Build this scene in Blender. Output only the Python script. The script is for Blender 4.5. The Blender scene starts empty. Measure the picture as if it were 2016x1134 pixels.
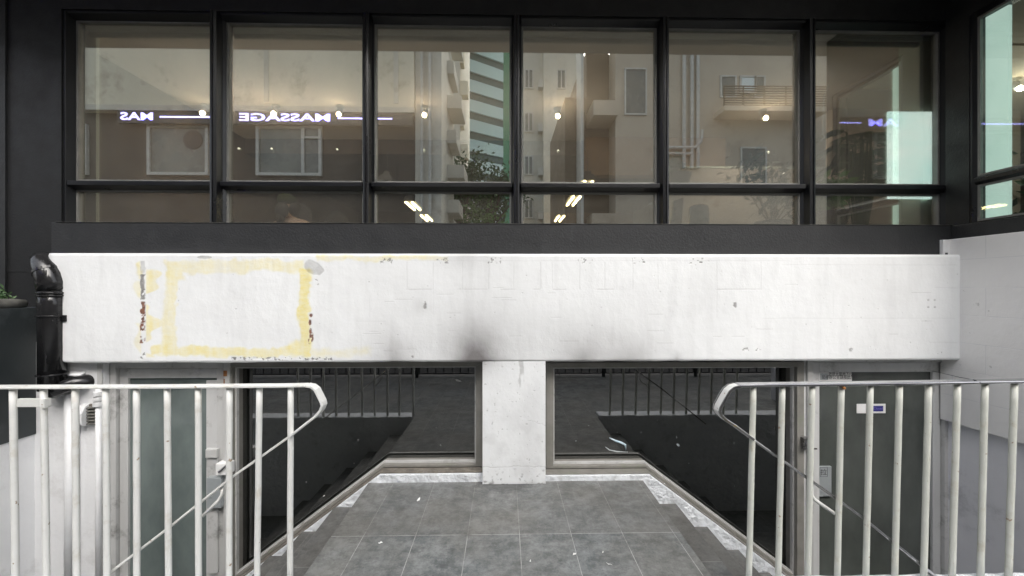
import bpy, bmesh, math, random
import numpy as np
from mathutils import Vector, Matrix, noise
random.seed(7)
R = math.radians
S = bpy.context.scene
COL = S.collection

# ------------------------------------------------------------------ camera
CZ = 1.43; F = 764.0; YAW = R(1.1)
cd = bpy.data.cameras.new('camera'); cd.sensor_width = 36; cd.lens = F / 2016 * 36
cd.clip_start = 0.02; cd.clip_end = 2000
cam = bpy.data.objects.new('camera', cd); COL.objects.link(cam)
cam.location = (0, 0, CZ); cam.rotation_euler = (R(90), 0, -YAW)
S.camera = cam

# ------------------------------------------------------------------ light
SUN_EL, SUN_AZ = R(41), R(10)          # the sun stands behind the camera, high over the opposite roofs
w = bpy.data.worlds.new('World'); S.world = w; w.use_nodes = True
nt = w.node_tree; bg = nt.nodes['Background']
sky = nt.nodes.new('ShaderNodeTexSky'); sky.sky_type = 'NISHITA'; sky.sun_disc = False
sky.sun_elevation = SUN_EL; sky.sun_rotation = R(180) - SUN_AZ
sky.air_density = 1.0; sky.dust_density = 6.0; sky.ozone_density = 1.0
hs = nt.nodes.new('ShaderNodeHueSaturation'); hs.inputs['Saturation'].default_value = 0.38
nt.links.new(sky.outputs[0], hs.inputs['Color']); nt.links.new(hs.outputs[0], bg.inputs[0])
bg.inputs[1].default_value = 0.15
sd = bpy.data.lights.new('sun', 'SUN'); sd.energy = 1.4; sd.angle = R(60); sd.color = (1, 0.97, 0.93)
so = bpy.data.objects.new('sun', sd); COL.objects.link(so)
so.location = (0, -10, 30)
sdir = Vector((math.sin(SUN_AZ) * math.cos(SUN_EL), -math.cos(SUN_AZ) * math.cos(SUN_EL), math.sin(SUN_EL)))
so.rotation_euler = sdir.to_track_quat('Z', 'Y').to_euler()
S.view_settings.view_transform = 'Standard'; S.view_settings.look = 'None'
S.view_settings.exposure = 1.5; S.view_settings.gamma = 1
S.cycles.max_bounces = 10; S.cycles.transparent_max_bounces = 24; S.cycles.glossy_bounces = 5
S.cycles.caustics_reflective = False; S.cycles.caustics_refractive = False
S.cycles.use_denoising = True; S.cycles.sample_clamp_indirect = 4

def P(px, py, Y):
    """point of the plane at depth Y measured from the photograph"""
    u = (px - 1008) / F; v = (567 - py) / F
    t = Y / (math.cos(YAW) - math.sin(YAW) * u)
    return (math.cos(YAW) * u + math.sin(YAW)) * t, CZ + v * t
def PX(px, Y): return P(px, 567, Y)[0]
def PZ(py, Y, px=1008): return P(px, py, Y)[1]
def proj(X, Y, Z):
    f = math.sin(YAW) * X + math.cos(YAW) * Y
    return 1008 + F * (math.cos(YAW) * X - math.sin(YAW) * Y) / f, 567 - F * (Z - CZ) / f

# ------------------------------------------------------------------ materials
def nodes(name):
    m = bpy.data.materials.new(name); m.use_nodes = True
    t = m.node_tree
    return m, t, t.nodes['Principled BSDF'], t.nodes['Material Output']
def N(t, k, **kw):
    n = t.nodes.new(k)
    for a, b in kw.items(): setattr(n, a, b)
    return n
def L(t, a, b): t.links.new(a, b)
def noise_fac(t, scale, detail=5, rough=.6, stretch=None, lo=.35, hi=.65):
    tc = N(t, 'ShaderNodeTexCoord'); src = tc.outputs['Object']
    if stretch:
        mp = N(t, 'ShaderNodeMapping'); mp.inputs['Scale'].default_value = stretch
        L(t, src, mp.inputs[0]); src = mp.outputs[0]
    n = N(t, 'ShaderNodeTexNoise'); n.inputs['Scale'].default_value = scale
    n.inputs['Detail'].default_value = detail; n.inputs['Roughness'].default_value = rough
    L(t, src, n.inputs[0])
    mr = N(t, 'ShaderNodeMapRange'); mr.inputs[1].default_value = lo; mr.inputs[2].default_value = hi
    L(t, n.outputs[0], mr.inputs[0])
    return mr.outputs[0]
def mixc(t, fac, a, b, blend='MIX'):
    m = N(t, 'ShaderNodeMix', data_type='RGBA', blend_type=blend)
    for v, i in ((fac, 0), (a, 6), (b, 7)):
        if isinstance(v, (int, float)): m.inputs[i].default_value = v
        elif isinstance(v, tuple): m.inputs[i].default_value = (*v[:3], 1)
        else: L(t, v, m.inputs[i])
    return m.outputs[2]
def bump(t, bs, h, strength, dist=.002, prev=None):
    b = N(t, 'ShaderNodeBump'); b.inputs['Strength'].default_value = strength; b.inputs['Distance'].default_value = dist
    L(t, h, b.inputs['Height'])
    if prev: L(t, prev, b.inputs['Normal'])
    L(t, b.outputs[0], bs.inputs['Normal']); return b.outputs[0]
def pmat(name, c1, c2=None, rough=.6, metal=0, vs=6, bs=60, bstr=.25, bdist=.002, stretch=None, spec=.5, dirt=None, dirt_scale=3):
    m, t, b, o = nodes(name)
    c2 = c2 or tuple(x * .82 for x in c1)
    col = mixc(t, noise_fac(t, vs, stretch=stretch), c1, c2)
    if dirt: col = mixc(t, noise_fac(t, dirt_scale, 8, .7, lo=.55, hi=.75), col, dirt)
    L(t, col, b.inputs['Base Color'])
    b.inputs['Metallic'].default_value = metal
    b.inputs['Specular IOR Level'].default_value = spec
    rr = N(t, 'ShaderNodeMapRange'); rr.inputs[3].default_value = max(.03, rough - .08); rr.inputs[4].default_value = min(1, rough + .1)
    L(t, noise_fac(t, vs * 2.3), rr.inputs[0]); L(t, rr.outputs[0], b.inputs['Roughness'])
    if bstr: bump(t, b, noise_fac(t, bs, 4, lo=0, hi=1, stretch=stretch), bstr, bdist)
    return m
def emat(name, c, s):
    m, t, b, o = nodes(name)
    b.inputs['Base Color'].default_value = (*c, 1); b.inputs['Emission Color'].default_value = (*c, 1)
    b.inputs['Emission Strength'].default_value = s
    return m
def glassmat(name, tint, base, edge, wob=.02, wscale=1.5, gtint=(1, 1, 1), film=None):
    m, t, b, o = nodes(name); t.nodes.remove(b)
    tr = N(t, 'ShaderNodeBsdfTransparent'); tr.inputs[0].default_value = (*tint, 1)
    gl = N(t, 'ShaderNodeBsdfGlossy'); gl.inputs[0].default_value = (*gtint, 1); gl.inputs['Roughness'].default_value = 0
    lw = N(t, 'ShaderNodeLayerWeight'); lw.inputs[0].default_value = .5
    pw = N(t, 'ShaderNodeMath', operation='POWER'); pw.inputs[1].default_value = 4; L(t, lw.outputs['Facing'], pw.inputs[0])
    mr = N(t, 'ShaderNodeMapRange'); mr.inputs[3].default_value = base; mr.inputs[4].default_value = edge; L(t, pw.outputs[0], mr.inputs[0])
    bp = N(t, 'ShaderNodeBump'); bp.inputs['Strength'].default_value = wob; bp.inputs['Distance'].default_value = .02
    L(t, noise_fac(t, wscale, 1, .3, lo=0, hi=1), bp.inputs['Height']); L(t, bp.outputs[0], gl.inputs['Normal'])
    first = tr.outputs[0]
    if film:
        df = N(t, 'ShaderNodeBsdfDiffuse'); df.inputs[0].default_value = (*film[:3], 1)
        m0 = N(t, 'ShaderNodeMixShader')
        f2 = N(t, 'ShaderNodeMath', operation='MULTIPLY'); f2.inputs[1].default_value = film[3] * .5
        f3 = N(t, 'ShaderNodeMath', operation='ADD'); f3.inputs[1].default_value = film[3] * .75
        L(t, noise_fac(t, 3, 6, stretch=(1, 1, .5)), f2.inputs[0]); L(t, f2.outputs[0], f3.inputs[0]); L(t, f3.outputs[0], m0.inputs[0])
        L(t, tr.outputs[0], m0.inputs[1]); L(t, df.outputs[0], m0.inputs[2]); first = m0.outputs[0]
    mx = N(t, 'ShaderNodeMixShader'); L(t, mr.outputs[0], mx.inputs[0]); L(t, first, mx.inputs[1]); L(t, gl.outputs[0], mx.inputs[2])
    L(t, mx.outputs[0], o.inputs[0])
    return m

M = {}
M['black'] = pmat('black_paint', (.005, .0054, .006), (.0075, .008, .0088), .55, vs=2.5, bs=85, bstr=.5, bdist=.003, dirt=(.011, .0115, .012), dirt_scale=5)
M['band'] = pmat('charcoal_paint', (.016, .017, .0185), (.020, .021, .0225), .5, vs=3, bs=70, bstr=.6, bdist=.004, dirt=(.03, .031, .033), dirt_scale=9)
M['frame'] = pmat('black_frame_paint', (.006, .0065, .008), (.008, .0085, .010), .33, vs=.6, bs=40, bstr=0)
M['bead'] = pmat('bronze_aluminium', (.17, .17, .16), (.21, .208, .195), .5, .2, vs=8, bstr=.1)
M['alu'] = pmat('weathered_aluminium', (.55, .55, .54), (.46, .46, .45), .42, .1, vs=7, bs=30, bstr=.25, stretch=(1, 1, .25), dirt=(.16, .155, .145), dirt_scale=6)
M['alu2'] = pmat('dull_aluminium', (.60, .605, .60), (.53, .53, .525), .45, .1, vs=5, bs=30, bstr=.2, stretch=(1, 1, .3), dirt=(.22, .215, .2), dirt_scale=5)
M['alu_dull'] = pmat('dirty_aluminium', (.25, .24, .22), (.19, .185, .165), .5, .1, vs=7, bs=30, bstr=.3, dirt=(.20, .215, .165), dirt_scale=5)
M['white'] = pmat('white_wall_paint', (.80, .805, .81), (.75, .755, .765), .6, vs=3, bs=22, bstr=.5, bdist=.006, dirt=(.6, .595, .59), dirt_scale=4)
M['white_rough'] = pmat('flaking_white_paint', (.72, .745, .77), (.62, .645, .67), .7, vs=4, bs=18, bstr=1, bdist=.03, dirt=(.45, .45, .44), dirt_scale=7)
M['lilac'] = pmat('grey_plaster', (.74, .74, .77), (.68, .68, .71), .8, vs=3, bs=40, bstr=.3, dirt=(.4, .4, .42), dirt_scale=3)
M['rail_white'] = pmat('cream_gloss_paint', (.74, .745, .72), (.69, .695, .67), .4, vs=9, bs=50, bstr=.35, bdist=.003, dirt=(.56, .53, .46), dirt_scale=9)
M['rail_cream'] = pmat('aged_cream_paint', (.62, .63, .575), (.57, .58, .52), .42, vs=9, bs=50, bstr=.4, bdist=.003, dirt=(.47, .44, .35), dirt_scale=10)
def chips(m, c, scale, lo, hi):
    t = m.node_tree; b = t.nodes['Principled BSDF']; src = b.inputs['Base Color'].links[0].from_socket
    L(t, mixc(t, noise_fac(t, scale, 3, .5, lo=lo, hi=hi), src, c), b.inputs['Base Color'])
chips(M['rail_white'], (.34, .27, .20), 34, .70, .725); chips(M['rail_cream'], (.34, .27, .20), 34, .69, .72)
M['chrome'] = pmat('polished_steel', (.50, .50, .51), (.40, .40, .42), .12, 1, vs=9, bs=20, bstr=.1)
M['steel_dark'] = pmat('worn_dark_steel', (.10, .10, .10), (.3, .3, .3), .3, .8, vs=25, bstr=.2)
M['pvc'] = pmat('black_pvc', (.012, .012, .013), (.02, .02, .021), .17, vs=5, bs=25, bstr=.12)
M['grey_pipe'] = pmat('grey_cement_pipe', (.16, .155, .14), (.10, .10, .09), .7, vs=12, bs=50, bstr=.6)
M['planter'] = pmat('dark_green_paint', (.022, .028, .030), (.032, .038, .04), .45, vs=3, bs=40, bstr=.3, dirt=(.09, .1, .105), dirt_scale=2.2)
M['soil'] = pmat('soil', (.03, .025, .02), (.07, .06, .05), .95, vs=40, bs=60, bstr=1, bdist=.02)
M['conduit'] = pmat('white_plastic', (.72, .73, .74), (.66, .66, .66), .4, vs=10, bstr=.1)
M['brown_dirt'] = pmat('dirty_sill_render', (.20, .18, .15), (.11, .10, .085), .85, vs=18, bs=60, bstr=.8, bdist=.006, dirt=(.30, .29, .27), dirt_scale=12)
M['beige'] = pmat('beige_plaster', (.56, .48, .415), (.52, .445, .385), .8, vs=2, bstr=.1)
M['inwhite'] = pmat('greenish_white_paint', (.62, .66, .56), (.58, .62, .53), .6, vs=2, bstr=.1)
M['pale'] = pmat('pale_mint_paint', (.72, .80, .76), (.68, .77, .73), .5, vs=2, bstr=.1)
M['bounce_soffit'] = pmat('pale_bounce_soffit', (.62, .56, .50), (.55, .50, .45), .8, vs=1)
M['brown'] = pmat('brown_wall', (.10, .072, .055), (.08, .058, .045), .8, vs=2, bstr=.2)
M['orange'] = pmat('ochre_wall', (.33, .20, .105), (.30, .18, .10), .8, vs=2, bstr=.2)
M['wood'] = pmat('dark_wood_floor', (.10, .065, .04), (.07, .045, .03), .5, vs=5, stretch=(1, 8, 1), bstr=.2)
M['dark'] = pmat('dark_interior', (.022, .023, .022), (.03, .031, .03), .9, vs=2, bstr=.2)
M['blind'] = pmat('blind_fabric', (.72, .84, .80), (.66, .78, .75), .7, vs=5, bs=200, bstr=.2)
M['blindbar'] = pmat('blind_bar', (.12, .15, .15), (.15, .18, .18), .5, bstr=0)
M['leaf'] = pmat('leaf_green', (.035, .085, .028), (.06, .12, .035), .55, vs=12, bstr=.2)
M['leaf_bright'] = pmat('bright_leaf', (.12, .26, .05), (.07, .17, .04), .5, vs=14, bstr=.2)
M['leaf_dark'] = pmat('dark_leaf', (.015, .045, .025), (.028, .07, .035), .5, vs=12, bstr=.2)
M['bark'] = pmat('bark', (.10, .075, .05), (.06, .045, .03), .9, vs=15, bs=30, bstr=.8, bdist=.02)
M['plastic_blue'] = pmat('blue_bottle_plastic', (.03, .055, .085), (.04, .07, .1), .2, bstr=0)
M['plastic_dark'] = pmat('dark_plastic', (.02, .02, .022), (.03, .03, .032), .4, bstr=0)
M['terracotta'] = pmat('terracotta', (.30, .13, .07), (.25, .11, .06), .7)
M['skin'] = pmat('skin', (.42, .26, .18), (.38, .23, .16), .55, bstr=.05)
M['shirt'] = pmat('pink_cotton', (.50, .38, .32), (.42, .31, .26), .9, vs=9, bs=20, bstr=.5, bdist=.01)
M['cap'] = pmat('green_cap_cloth', (.045, .055, .025), (.035, .045, .02), .9, bs=90, bstr=.3)
M['hair'] = pmat('black_hair', (.012, .01, .009), (.02, .017, .014), .5, vs=40, bs=80, bstr=.5)
M['asphalt'] = pmat('asphalt', (.05, .05, .05), (.07, .07, .068), .9, vs=6, bs=160, bstr=.8, bdist=.006, dirt=(.035, .035, .035), dirt_scale=.7)
M['paving'] = pmat('street_paving', (.26, .25, .24), (.20, .195, .19), .85, vs=3, bs=60, bstr=.4, dirt=(.14, .135, .13), dirt_scale=2)
M['kerb'] = pmat('granite', (.32, .31, .30), (.24, .235, .23), .8, vs=30, bs=80, bstr=.4)
M['rail_dark'] = pmat('dark_rail_paint', (.03, .033, .035), (.045, .045, .045), .5)
M['yellow'] = pmat('road_yellow', (.62, .45, .06), (.5, .38, .08), .8, vs=20)
M['concrete'] = pmat('stained_concrete', (.80, .75, .62), (.70, .66, .54), .85, vs=.7, bs=12, bstr=.4, bdist=.01, stretch=(1, 1, .35), dirt=(.36, .32, .25), dirt_scale=.9)
M['concrete_pale'] = pmat('pale_render', (.66, .64, .58), (.56, .54, .48), .8, vs=1, bs=12, bstr=.3, stretch=(1, 1, .2), dirt=(.42, .40, .35), dirt_scale=1.5)
M['shop'] = pmat('brown_shopfront', (.045, .035, .028), (.06, .048, .038), .6, vs=1)
M['opbeige'] = pmat('beige_tile_wall', (.58, .51, .42), (.52, .455, .375), .75, vs=.8, dirt=(.36, .31, .25), dirt_scale=1.1)
M['opbrown'] = pmat('brown_tile_wall', (.20, .15, .10), (.16, .12, .08), .75, vs=.8)
M['wframe'] = pmat('white_window_frame', (.62, .62, .6), (.5, .5, .48), .5)
M['dullglass'] = pmat('dull_window_glass', (.20, .21, .19), (.14, .15, .14), .25, vs=1)
M['tower_pale'] = pmat('pale_blue_spandrel', (.80, .90, .93), (.74, .86, .90), .5, vs=.1, bstr=0)
M['tower_dark'] = pmat('tower_dark_band', (.13, .17, .17), (.1, .14, .14), .4, vs=.1, bstr=0)
M['green_net'] = pmat('green_panel', (.12, .34, .20), (.1, .28, .17), .7, vs=.3, bstr=0)
M['paper'] = pmat('white_paper', (.75, .75, .74), (.68, .68, .67), .8, bstr=.2)
M['ink'] = pmat('dark_print', (.05, .05, .055), rough=.7, bstr=0)
M['blue_print'] = pmat('blue_print', (.012, .012, .14), (.02, .02, .18), .4, bstr=0)
M['violet_print'] = pmat('violet_print', (.22, .2, .5), rough=.5, bstr=0)
M['pale_strip'] = pmat('pale_blue_strip', (.35, .48, .56), (.6, .68, .72), .3, vs=20, bstr=0)
M['greyplate'] = pmat('grey_plate', (.42, .45, .46), (.36, .39, .4), .35, .4, bstr=.1)
M['rust'] = pmat('rust', (.25, .09, .03), (.38, .17, .05), .8, vs=40)
M['glass_up'] = glassmat('clear_window_glass', (.88, .88, .84), .42, .8, wob=.018, wscale=1.1, gtint=(.97, 1, .95), film=(.62, .56, .48, .075))
M['glass_side'] = glassmat('side_window_glass', (.84, .92, .88), .12, .5, wob=.03, wscale=1.1)
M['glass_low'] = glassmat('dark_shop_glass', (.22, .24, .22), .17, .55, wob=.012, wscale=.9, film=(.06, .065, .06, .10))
M['glass_frost'] = glassmat('frosted_door_glass', (.35, .4, .38), .05, .4, wob=.02, film=(.145, .175, .168, .85))
M['glass_dark'] = glassmat('tinted_door_glass', (.2, .24, .2), .06, .4, wob=.02, film=(.092, .102, .092, .8))
M['lamp'] = emat('lamp_glow', (1, .82, .42), 9)
M['bulb'] = emat('bulb_glow', (1, .8, .52), 30)
M['led'] = emat('led_letters', (.36, .33, 1), 2.2)

# ------------------------------------------------------------------ mesh builder
class MB:
    def __init__(s): s.bm = bmesh.new()
    def box(s, x0, x1, y0, y1, z0, z1):
        v = [s.bm.verts.new(p) for p in ((x0,y0,z0),(x1,y0,z0),(x1,y1,z0),(x0,y1,z0),(x0,y0,z1),(x1,y0,z1),(x1,y1,z1),(x0,y1,z1))]
        for f in ((0,3,2,1),(4,5,6,7),(0,1,5,4),(1,2,6,5),(2,3,7,6),(3,0,4,7)): s.bm.faces.new([v[i] for i in f])
        return s
    def prism(s, pts, a0, a1, axis='y', pts1=None):
        """polygon pts swept along an axis (x: pts=(y,z)  y: pts=(x,z)  z: pts=(x,y)); pts1 is the far outline"""
        def q(p, a): return {'x': (a, p[0], p[1]), 'y': (p[0], a, p[1]), 'z': (p[0], p[1], a)}[axis]
        pts1 = pts1 or pts
        A = [s.bm.verts.new(q(p, a0)) for p in pts]; B = [s.bm.verts.new(q(p, a1)) for p in pts1]
        n = len(pts)
        s.bm.faces.new(A); s.bm.faces.new(B[::-1])
        for i in range(n): s.bm.faces.new((A[i], B[i], B[(i+1) % n], A[(i+1) % n]))
        return s
    def tube(s, path, r, seg=12, cap=True):
        path = [Vector(p) for p in path]; rs = r if isinstance(r, (list, tuple)) else [r] * len(path)
        rings = []; up = None
        for i, p in enumerate(path):
            d = (path[min(i+1, len(path)-1)] - path[max(i-1, 0)]).normalized()
            if up is None:
                up = Vector((0, 0, 1)) if abs(d.z) < .9 else Vector((1, 0, 0))
            a = d.cross(up).normalized(); b = a.cross(d).normalized(); up = b
            rings.append([s.bm.verts.new(p + rs[i] * (a * math.cos(k * 2 * math.pi / seg) + b * math.sin(k * 2 * math.pi / seg))) for k in range(seg)])
        for i in range(len(rings) - 1):
            for k in range(seg):
                s.bm.faces.new((rings[i][k], rings[i][(k+1) % seg], rings[i+1][(k+1) % seg], rings[i+1][k]))
        if cap: s.bm.faces.new(rings[0][::-1]); s.bm.faces.new(rings[-1])
        return s
    def ball(s, c, r, seg=12, sc=(1, 1, 1)):
        bmesh.ops.create_uvsphere(s.bm, u_segments=seg, v_segments=max(6, seg // 2), radius=r, matrix=Matrix.Translation(c) @ Matrix.Diagonal((*sc, 1)))
        return s
    def ribbon(s, pts, y0, y1, t):
        """flat bar of thickness t following pts in x,z and spanning y0..y1"""
        ps = [Vector((p[0], 0, p[1])) for p in pts]; out = []
        for i, p in enumerate(ps):
            d0 = (p - ps[i-1]).normalized() if i else (ps[1] - p).normalized()
            d1 = (ps[i+1] - p).normalized() if i < len(ps) - 1 else d0
            d = (d0 + d1).normalized(); n = Vector((-d.z, 0, d.x)); k = t / 2 / max(.3, n.dot(Vector((-d0.z, 0, d0.x))))
            out.append((p + n * k, p - n * k))
        rings = []
        for a, b in out:
            rings.append([s.bm.verts.new((q.x, y, q.z)) for q, y in ((a, y0), (a, y1), (b, y1), (b, y0))])
        for i in range(len(rings) - 1):
            for k in range(4): s.bm.faces.new((rings[i][k], rings[i][(k+1) % 4], rings[i+1][(k+1) % 4], rings[i+1][k]))
        s.bm.faces.new(rings[0][::-1]); s.bm.faces.new(rings[-1])
        return s
    def xf(s, mat): bmesh.ops.transform(s.bm, matrix=mat, verts=s.bm.verts); return s
    def build(s, name, mat, parent=None, bev=0, smooth=False, seg=2):
        bmesh.ops.recalc_face_normals(s.bm, faces=s.bm.faces)
        me = bpy.data.meshes.new(name); s.bm.to_mesh(me); s.bm.free()
        for mm in (mat if isinstance(mat, (list, tuple)) else [mat]): me.materials.append(mm)
        o = bpy.data.objects.new(name, me); COL.objects.link(o)
        if parent is not None:
            o.parent = parent; o.matrix_parent_inverse = wm(parent).inverted()
        if bev:
            b = o.modifiers.new('bevel', 'BEVEL'); b.width = bev; b.segments = seg; b.limit_method = 'ANGLE'; b.angle_limit = R(35)
        if smooth:
            for p in me.polygons: p.use_smooth = True
        return o
def wm(o):
    m = Matrix.LocRotScale(o.location, o.rotation_euler, o.scale)
    return (wm(o.parent) @ o.matrix_parent_inverse @ m) if o.parent else m
def tag(o, label=None, cat=None, group=None, kind=None):
    for k, v in (('label', label), ('category', cat), ('group', group), ('kind', kind)):
        if v: o[k] = v
    return o
def empty(name, loc, label, cat, group=None):
    o = bpy.data.objects.new(name, None); COL.objects.link(o); o.location = loc; o.empty_display_size = .1
    return tag(o, label, cat, group)
def copy_tree(o, parent=None):
    c = o.copy(); COL.objects.link(c)
    if parent is not None: c.parent = parent
    for ch in [x for x in bpy.data.objects if x.parent == o]: copy_tree(ch, c)
    return c
def text(name, s, size, mat, parent, mtx, ext=.002, sx=1, bold=0):
    cu = bpy.data.curves.new(name, 'FONT'); cu.body = s; cu.size = size; cu.extrude = ext; cu.offset = bold
    cu.align_x = 'CENTER'; cu.align_y = 'CENTER'; cu.resolution_u = 3
    to = bpy.data.objects.new(name, cu); COL.objects.link(to)
    bpy.context.view_layer.update()
    me = bpy.data.meshes.new_from_object(to.evaluated_get(bpy.context.evaluated_depsgraph_get()))
    bpy.data.objects.remove(to)
    me.transform(mtx @ Matrix.Diagonal((sx, 1, 1, 1)))
    me.materials.clear(); me.materials.append(mat)
    o = bpy.data.objects.new(name, me); COL.objects.link(o)
    if parent is not None: o.parent = parent; o.matrix_parent_inverse = wm(parent).inverted()
    return o
FACE_CAM = Matrix.Rotation(R(90), 4, 'X')                       # text readable from the camera side (faces -Y)
FACE_ROAD = Matrix.Rotation(R(180), 4, 'Z') @ Matrix.Rotation(R(90), 4, 'X')   # faces +Y

# ================================================================== the setting
YP, YS, YG, YL, YB = 2.82, 2.87, 3.03, 3.0, 2.93      # pillar/fascia, skirting, upper glass, lower glass, band
XE0, XE1 = -1.0, 1.03                                   # platform edges
RISE, RUN, NST = .175, .236, 6
FLOOR = -RISE * NST
XW = 3.43                                               # wing wall plane (black storey)
XV = 3.385                                              # its white lower part
WY = 2.0                                                # the wing ends here
XPL = -3.42                                             # planter wall plane

def tile_material(name='slate_tiles', dark=0):
    m, t, b, o = nodes(name)
    tc = N(t, 'ShaderNodeTexCoord'); mp = N(t, 'ShaderNodeMapping')
    mp.inputs['Location'].default_value = (-.0865 + .3, -2.253 + .6 * 6, 0)
    L(t, tc.outputs['Object'], mp.inputs[0])
    def brick(c1, c2, mort, msize, smooth=.1):
        br = N(t, 'ShaderNodeTexBrick', offset=0, squash=1)
        br.inputs['Color1'].default_value = (*c1, 1); br.inputs['Color2'].default_value = (*c2, 1); br.inputs['Mortar'].default_value = (*mort, 1)
        br.inputs['Scale'].default_value = 1; br.inputs['Brick Width'].default_value = .3; br.inputs['Row Height'].default_value = .6
        br.inputs['Mortar Size'].default_value = msize; br.inputs['Mortar Smooth'].default_value = smooth
        L(t, mp.outputs[0], br.inputs[0]); return br
    br = brick((.175, .19, .195), (.225, .235, .23), (.24, .24, .235), .0021)
    n1 = noise_fac(t, 5, 12, .8, lo=.42, hi=.58)
    n2 = noise_fac(t, 17, 14, .85, lo=.50, hi=.66)
    n3 = noise_fac(t, 1.6, 4, .6, lo=.42, hi=.6)
    c = mixc(t, n1, br.outputs[0], mixc(t, .9, br.outputs[0], (.085, .095, .097)))
    n4 = noise_fac(t, 8, 14, .85, lo=.50, hi=.56, stretch=(1, 1.8, 1))
    c = mixc(t, n4, c, mixc(t, .5, c, (.06, .064, .068)))
    c = mixc(t, n2, c, mixc(t, .6, c, (.32, .325, .325)))
    # a browner film of dust on the row of tiles along the wall
    sy = N(t, 'ShaderNodeSeparateXYZ'); L(t, tc.outputs['Object'], sy.inputs[0])
    gt = N(t, 'ShaderNodeMapRange'); gt.inputs[1].default_value = 2.252; gt.inputs[2].default_value = 2.255; gt.inputs[4].default_value = .5; L(t, sy.outputs['Y'], gt.inputs[0])
    c = mixc(t, gt.outputs[0], c, mixc(t, .5, c, (.17, .16, .145)))
    c = mixc(t, n3, c, mixc(t, .35, c, (.14, .13, .11)))
    br2 = brick((0, 0, 0), (0, 0, 0), (1, 1, 1), .0021)
    # grout gets worn and filled with dirt towards the wall: broken up by noise
    g = N(t, 'ShaderNodeMath', operation='MULTIPLY'); L(t, br2.outputs['Fac'], g.inputs[0]); L(t, noise_fac(t, 9, 6, lo=.3, hi=.55), g.inputs[1])
    gw = N(t, 'ShaderNodeMapRange'); gw.inputs[1].default_value = 2.26; gw.inputs[2].default_value = 2.30; gw.inputs[3].default_value = 1; gw.inputs[4].default_value = .4; L(t, sy.outputs['Y'], gw.inputs[0])
    g2 = N(t, 'ShaderNodeMath', operation='MULTIPLY'); L(t, g.outputs[0], g2.inputs[0]); L(t, gw.outputs[0], g2.inputs[1])
    c = mixc(t, g2.outputs[0], c, (.36, .36, .35))
    # damp, trodden patch in front of the pillar
    vm = N(t, 'ShaderNodeVectorMath', operation='SUBTRACT'); vm.inputs[1].default_value = (.0, 2.83, 0); L(t, tc.outputs['Object'], vm.inputs[0])
    vs_ = N(t, 'ShaderNodeVectorMath', operation='MULTIPLY'); vs_.inputs[1].default_value = (4.2, 8, 0); L(t, vm.outputs[0], vs_.inputs[0])
    ln = N(t, 'ShaderNodeVectorMath', operation='LENGTH'); L(t, vs_.outputs[0], ln.inputs[0])
    ad = N(t, 'ShaderNodeMath', operation='ADD'); L(t, ln.outputs['Value'], ad.inputs[0]); L(t, noise_fac(t, 6, 8, .7, lo=.3, hi=.7), ad.inputs[1])
    wr = N(t, 'ShaderNodeMapRange'); wr.inputs[1].default_value = 1.25; wr.inputs[2].default_value = 1.45; wr.inputs[3].default_value = .55; wr.inputs[4].default_value = 0; L(t, ad.outputs[0], wr.inputs[0])
    c = mixc(t, wr.outputs[0], c, (.05, .052, .054))
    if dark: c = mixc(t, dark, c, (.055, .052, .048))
    L(t, c, b.inputs['Base Color'])
    rr = N(t, 'ShaderNodeMapRange'); rr.inputs[3].default_value = .42; rr.inputs[4].default_value = .7; L(t, n1, rr.inputs[0]); L(t, rr.outputs[0], b.inputs['Roughness'])
    p = bump(t, b, noise_fac(t, 11, 10, .65, lo=0, hi=1), .55, .012)
    inv = N(t, 'ShaderNodeMath', operation='SUBTRACT'); inv.inputs[0].default_value = 1; L(t, br2.outputs['Fac'], inv.inputs[1])
    bump(t, b, inv.outputs[0], .6, .003, p)
    return m
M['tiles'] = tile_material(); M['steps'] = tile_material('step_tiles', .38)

mb = MB(); mb.prism([(XE0, YS), (XE0, 1.88), (-1.01, 1.88), (-1.01, 1.7), (-9, 1.7), (-9, -.20), (9, -.20), (9, 1.7), (1.04, 1.7), (1.04, 1.88), (XE1, 1.88), (XE1, YS)], -.28, 0, 'z')
tag(mb.build('pavement', M['tiles'], bev=.004), kind='structure')
mb = MB(); mb.box(-200, 200, -300, 60, -6, -5.5); tag(mb.build('ground', M['asphalt']), kind='structure')
mb = MB(); mb.box(-60, 60, -6.2, -.345, -.4, -.13); tag(mb.build('road', M['asphalt']), kind='structure')
mb = MB()
for k in range(-30, 30): mb.box(k * .91, k * .91 + .9, -.343, -.202, -.4, .002)
for k in range(-30, 30): mb.box(k * .91, k * .91 + .9, -6.34, -6.2, -.4, .002)
tag(mb.build('kerb', M['kerb'], bev=.008), kind='structure')
mb = MB(); mb.box(-60, 60, -14, -6.342, -.5, 0); tag(mb.build('opposite_pavement', M['paving']), kind='structure')
mb = MB()
for y in (-.62, -.80): mb.box(-40, 40, y, y + .08, -.13, -.126)
tag(mb.build('road_markings', M['yellow']), kind='structure')

# stairwell floor
mb = MB(); mb.box(-3.6, 3.6, 1.6, 3.3, FLOOR - .2, FLOOR); tag(mb.build('stairwell_floor', M['tiles']), kind='structure')

# staircases
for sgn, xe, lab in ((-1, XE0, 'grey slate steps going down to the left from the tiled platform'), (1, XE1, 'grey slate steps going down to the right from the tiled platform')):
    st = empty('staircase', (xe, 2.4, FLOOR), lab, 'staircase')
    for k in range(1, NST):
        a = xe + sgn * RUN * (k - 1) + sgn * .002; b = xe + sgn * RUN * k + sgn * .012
        o = MB().box(min(a, b), max(a, b), 1.885, YS - .001, FLOOR, -RISE * k).build('step', M['steps'], st, bev=.005)

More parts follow.
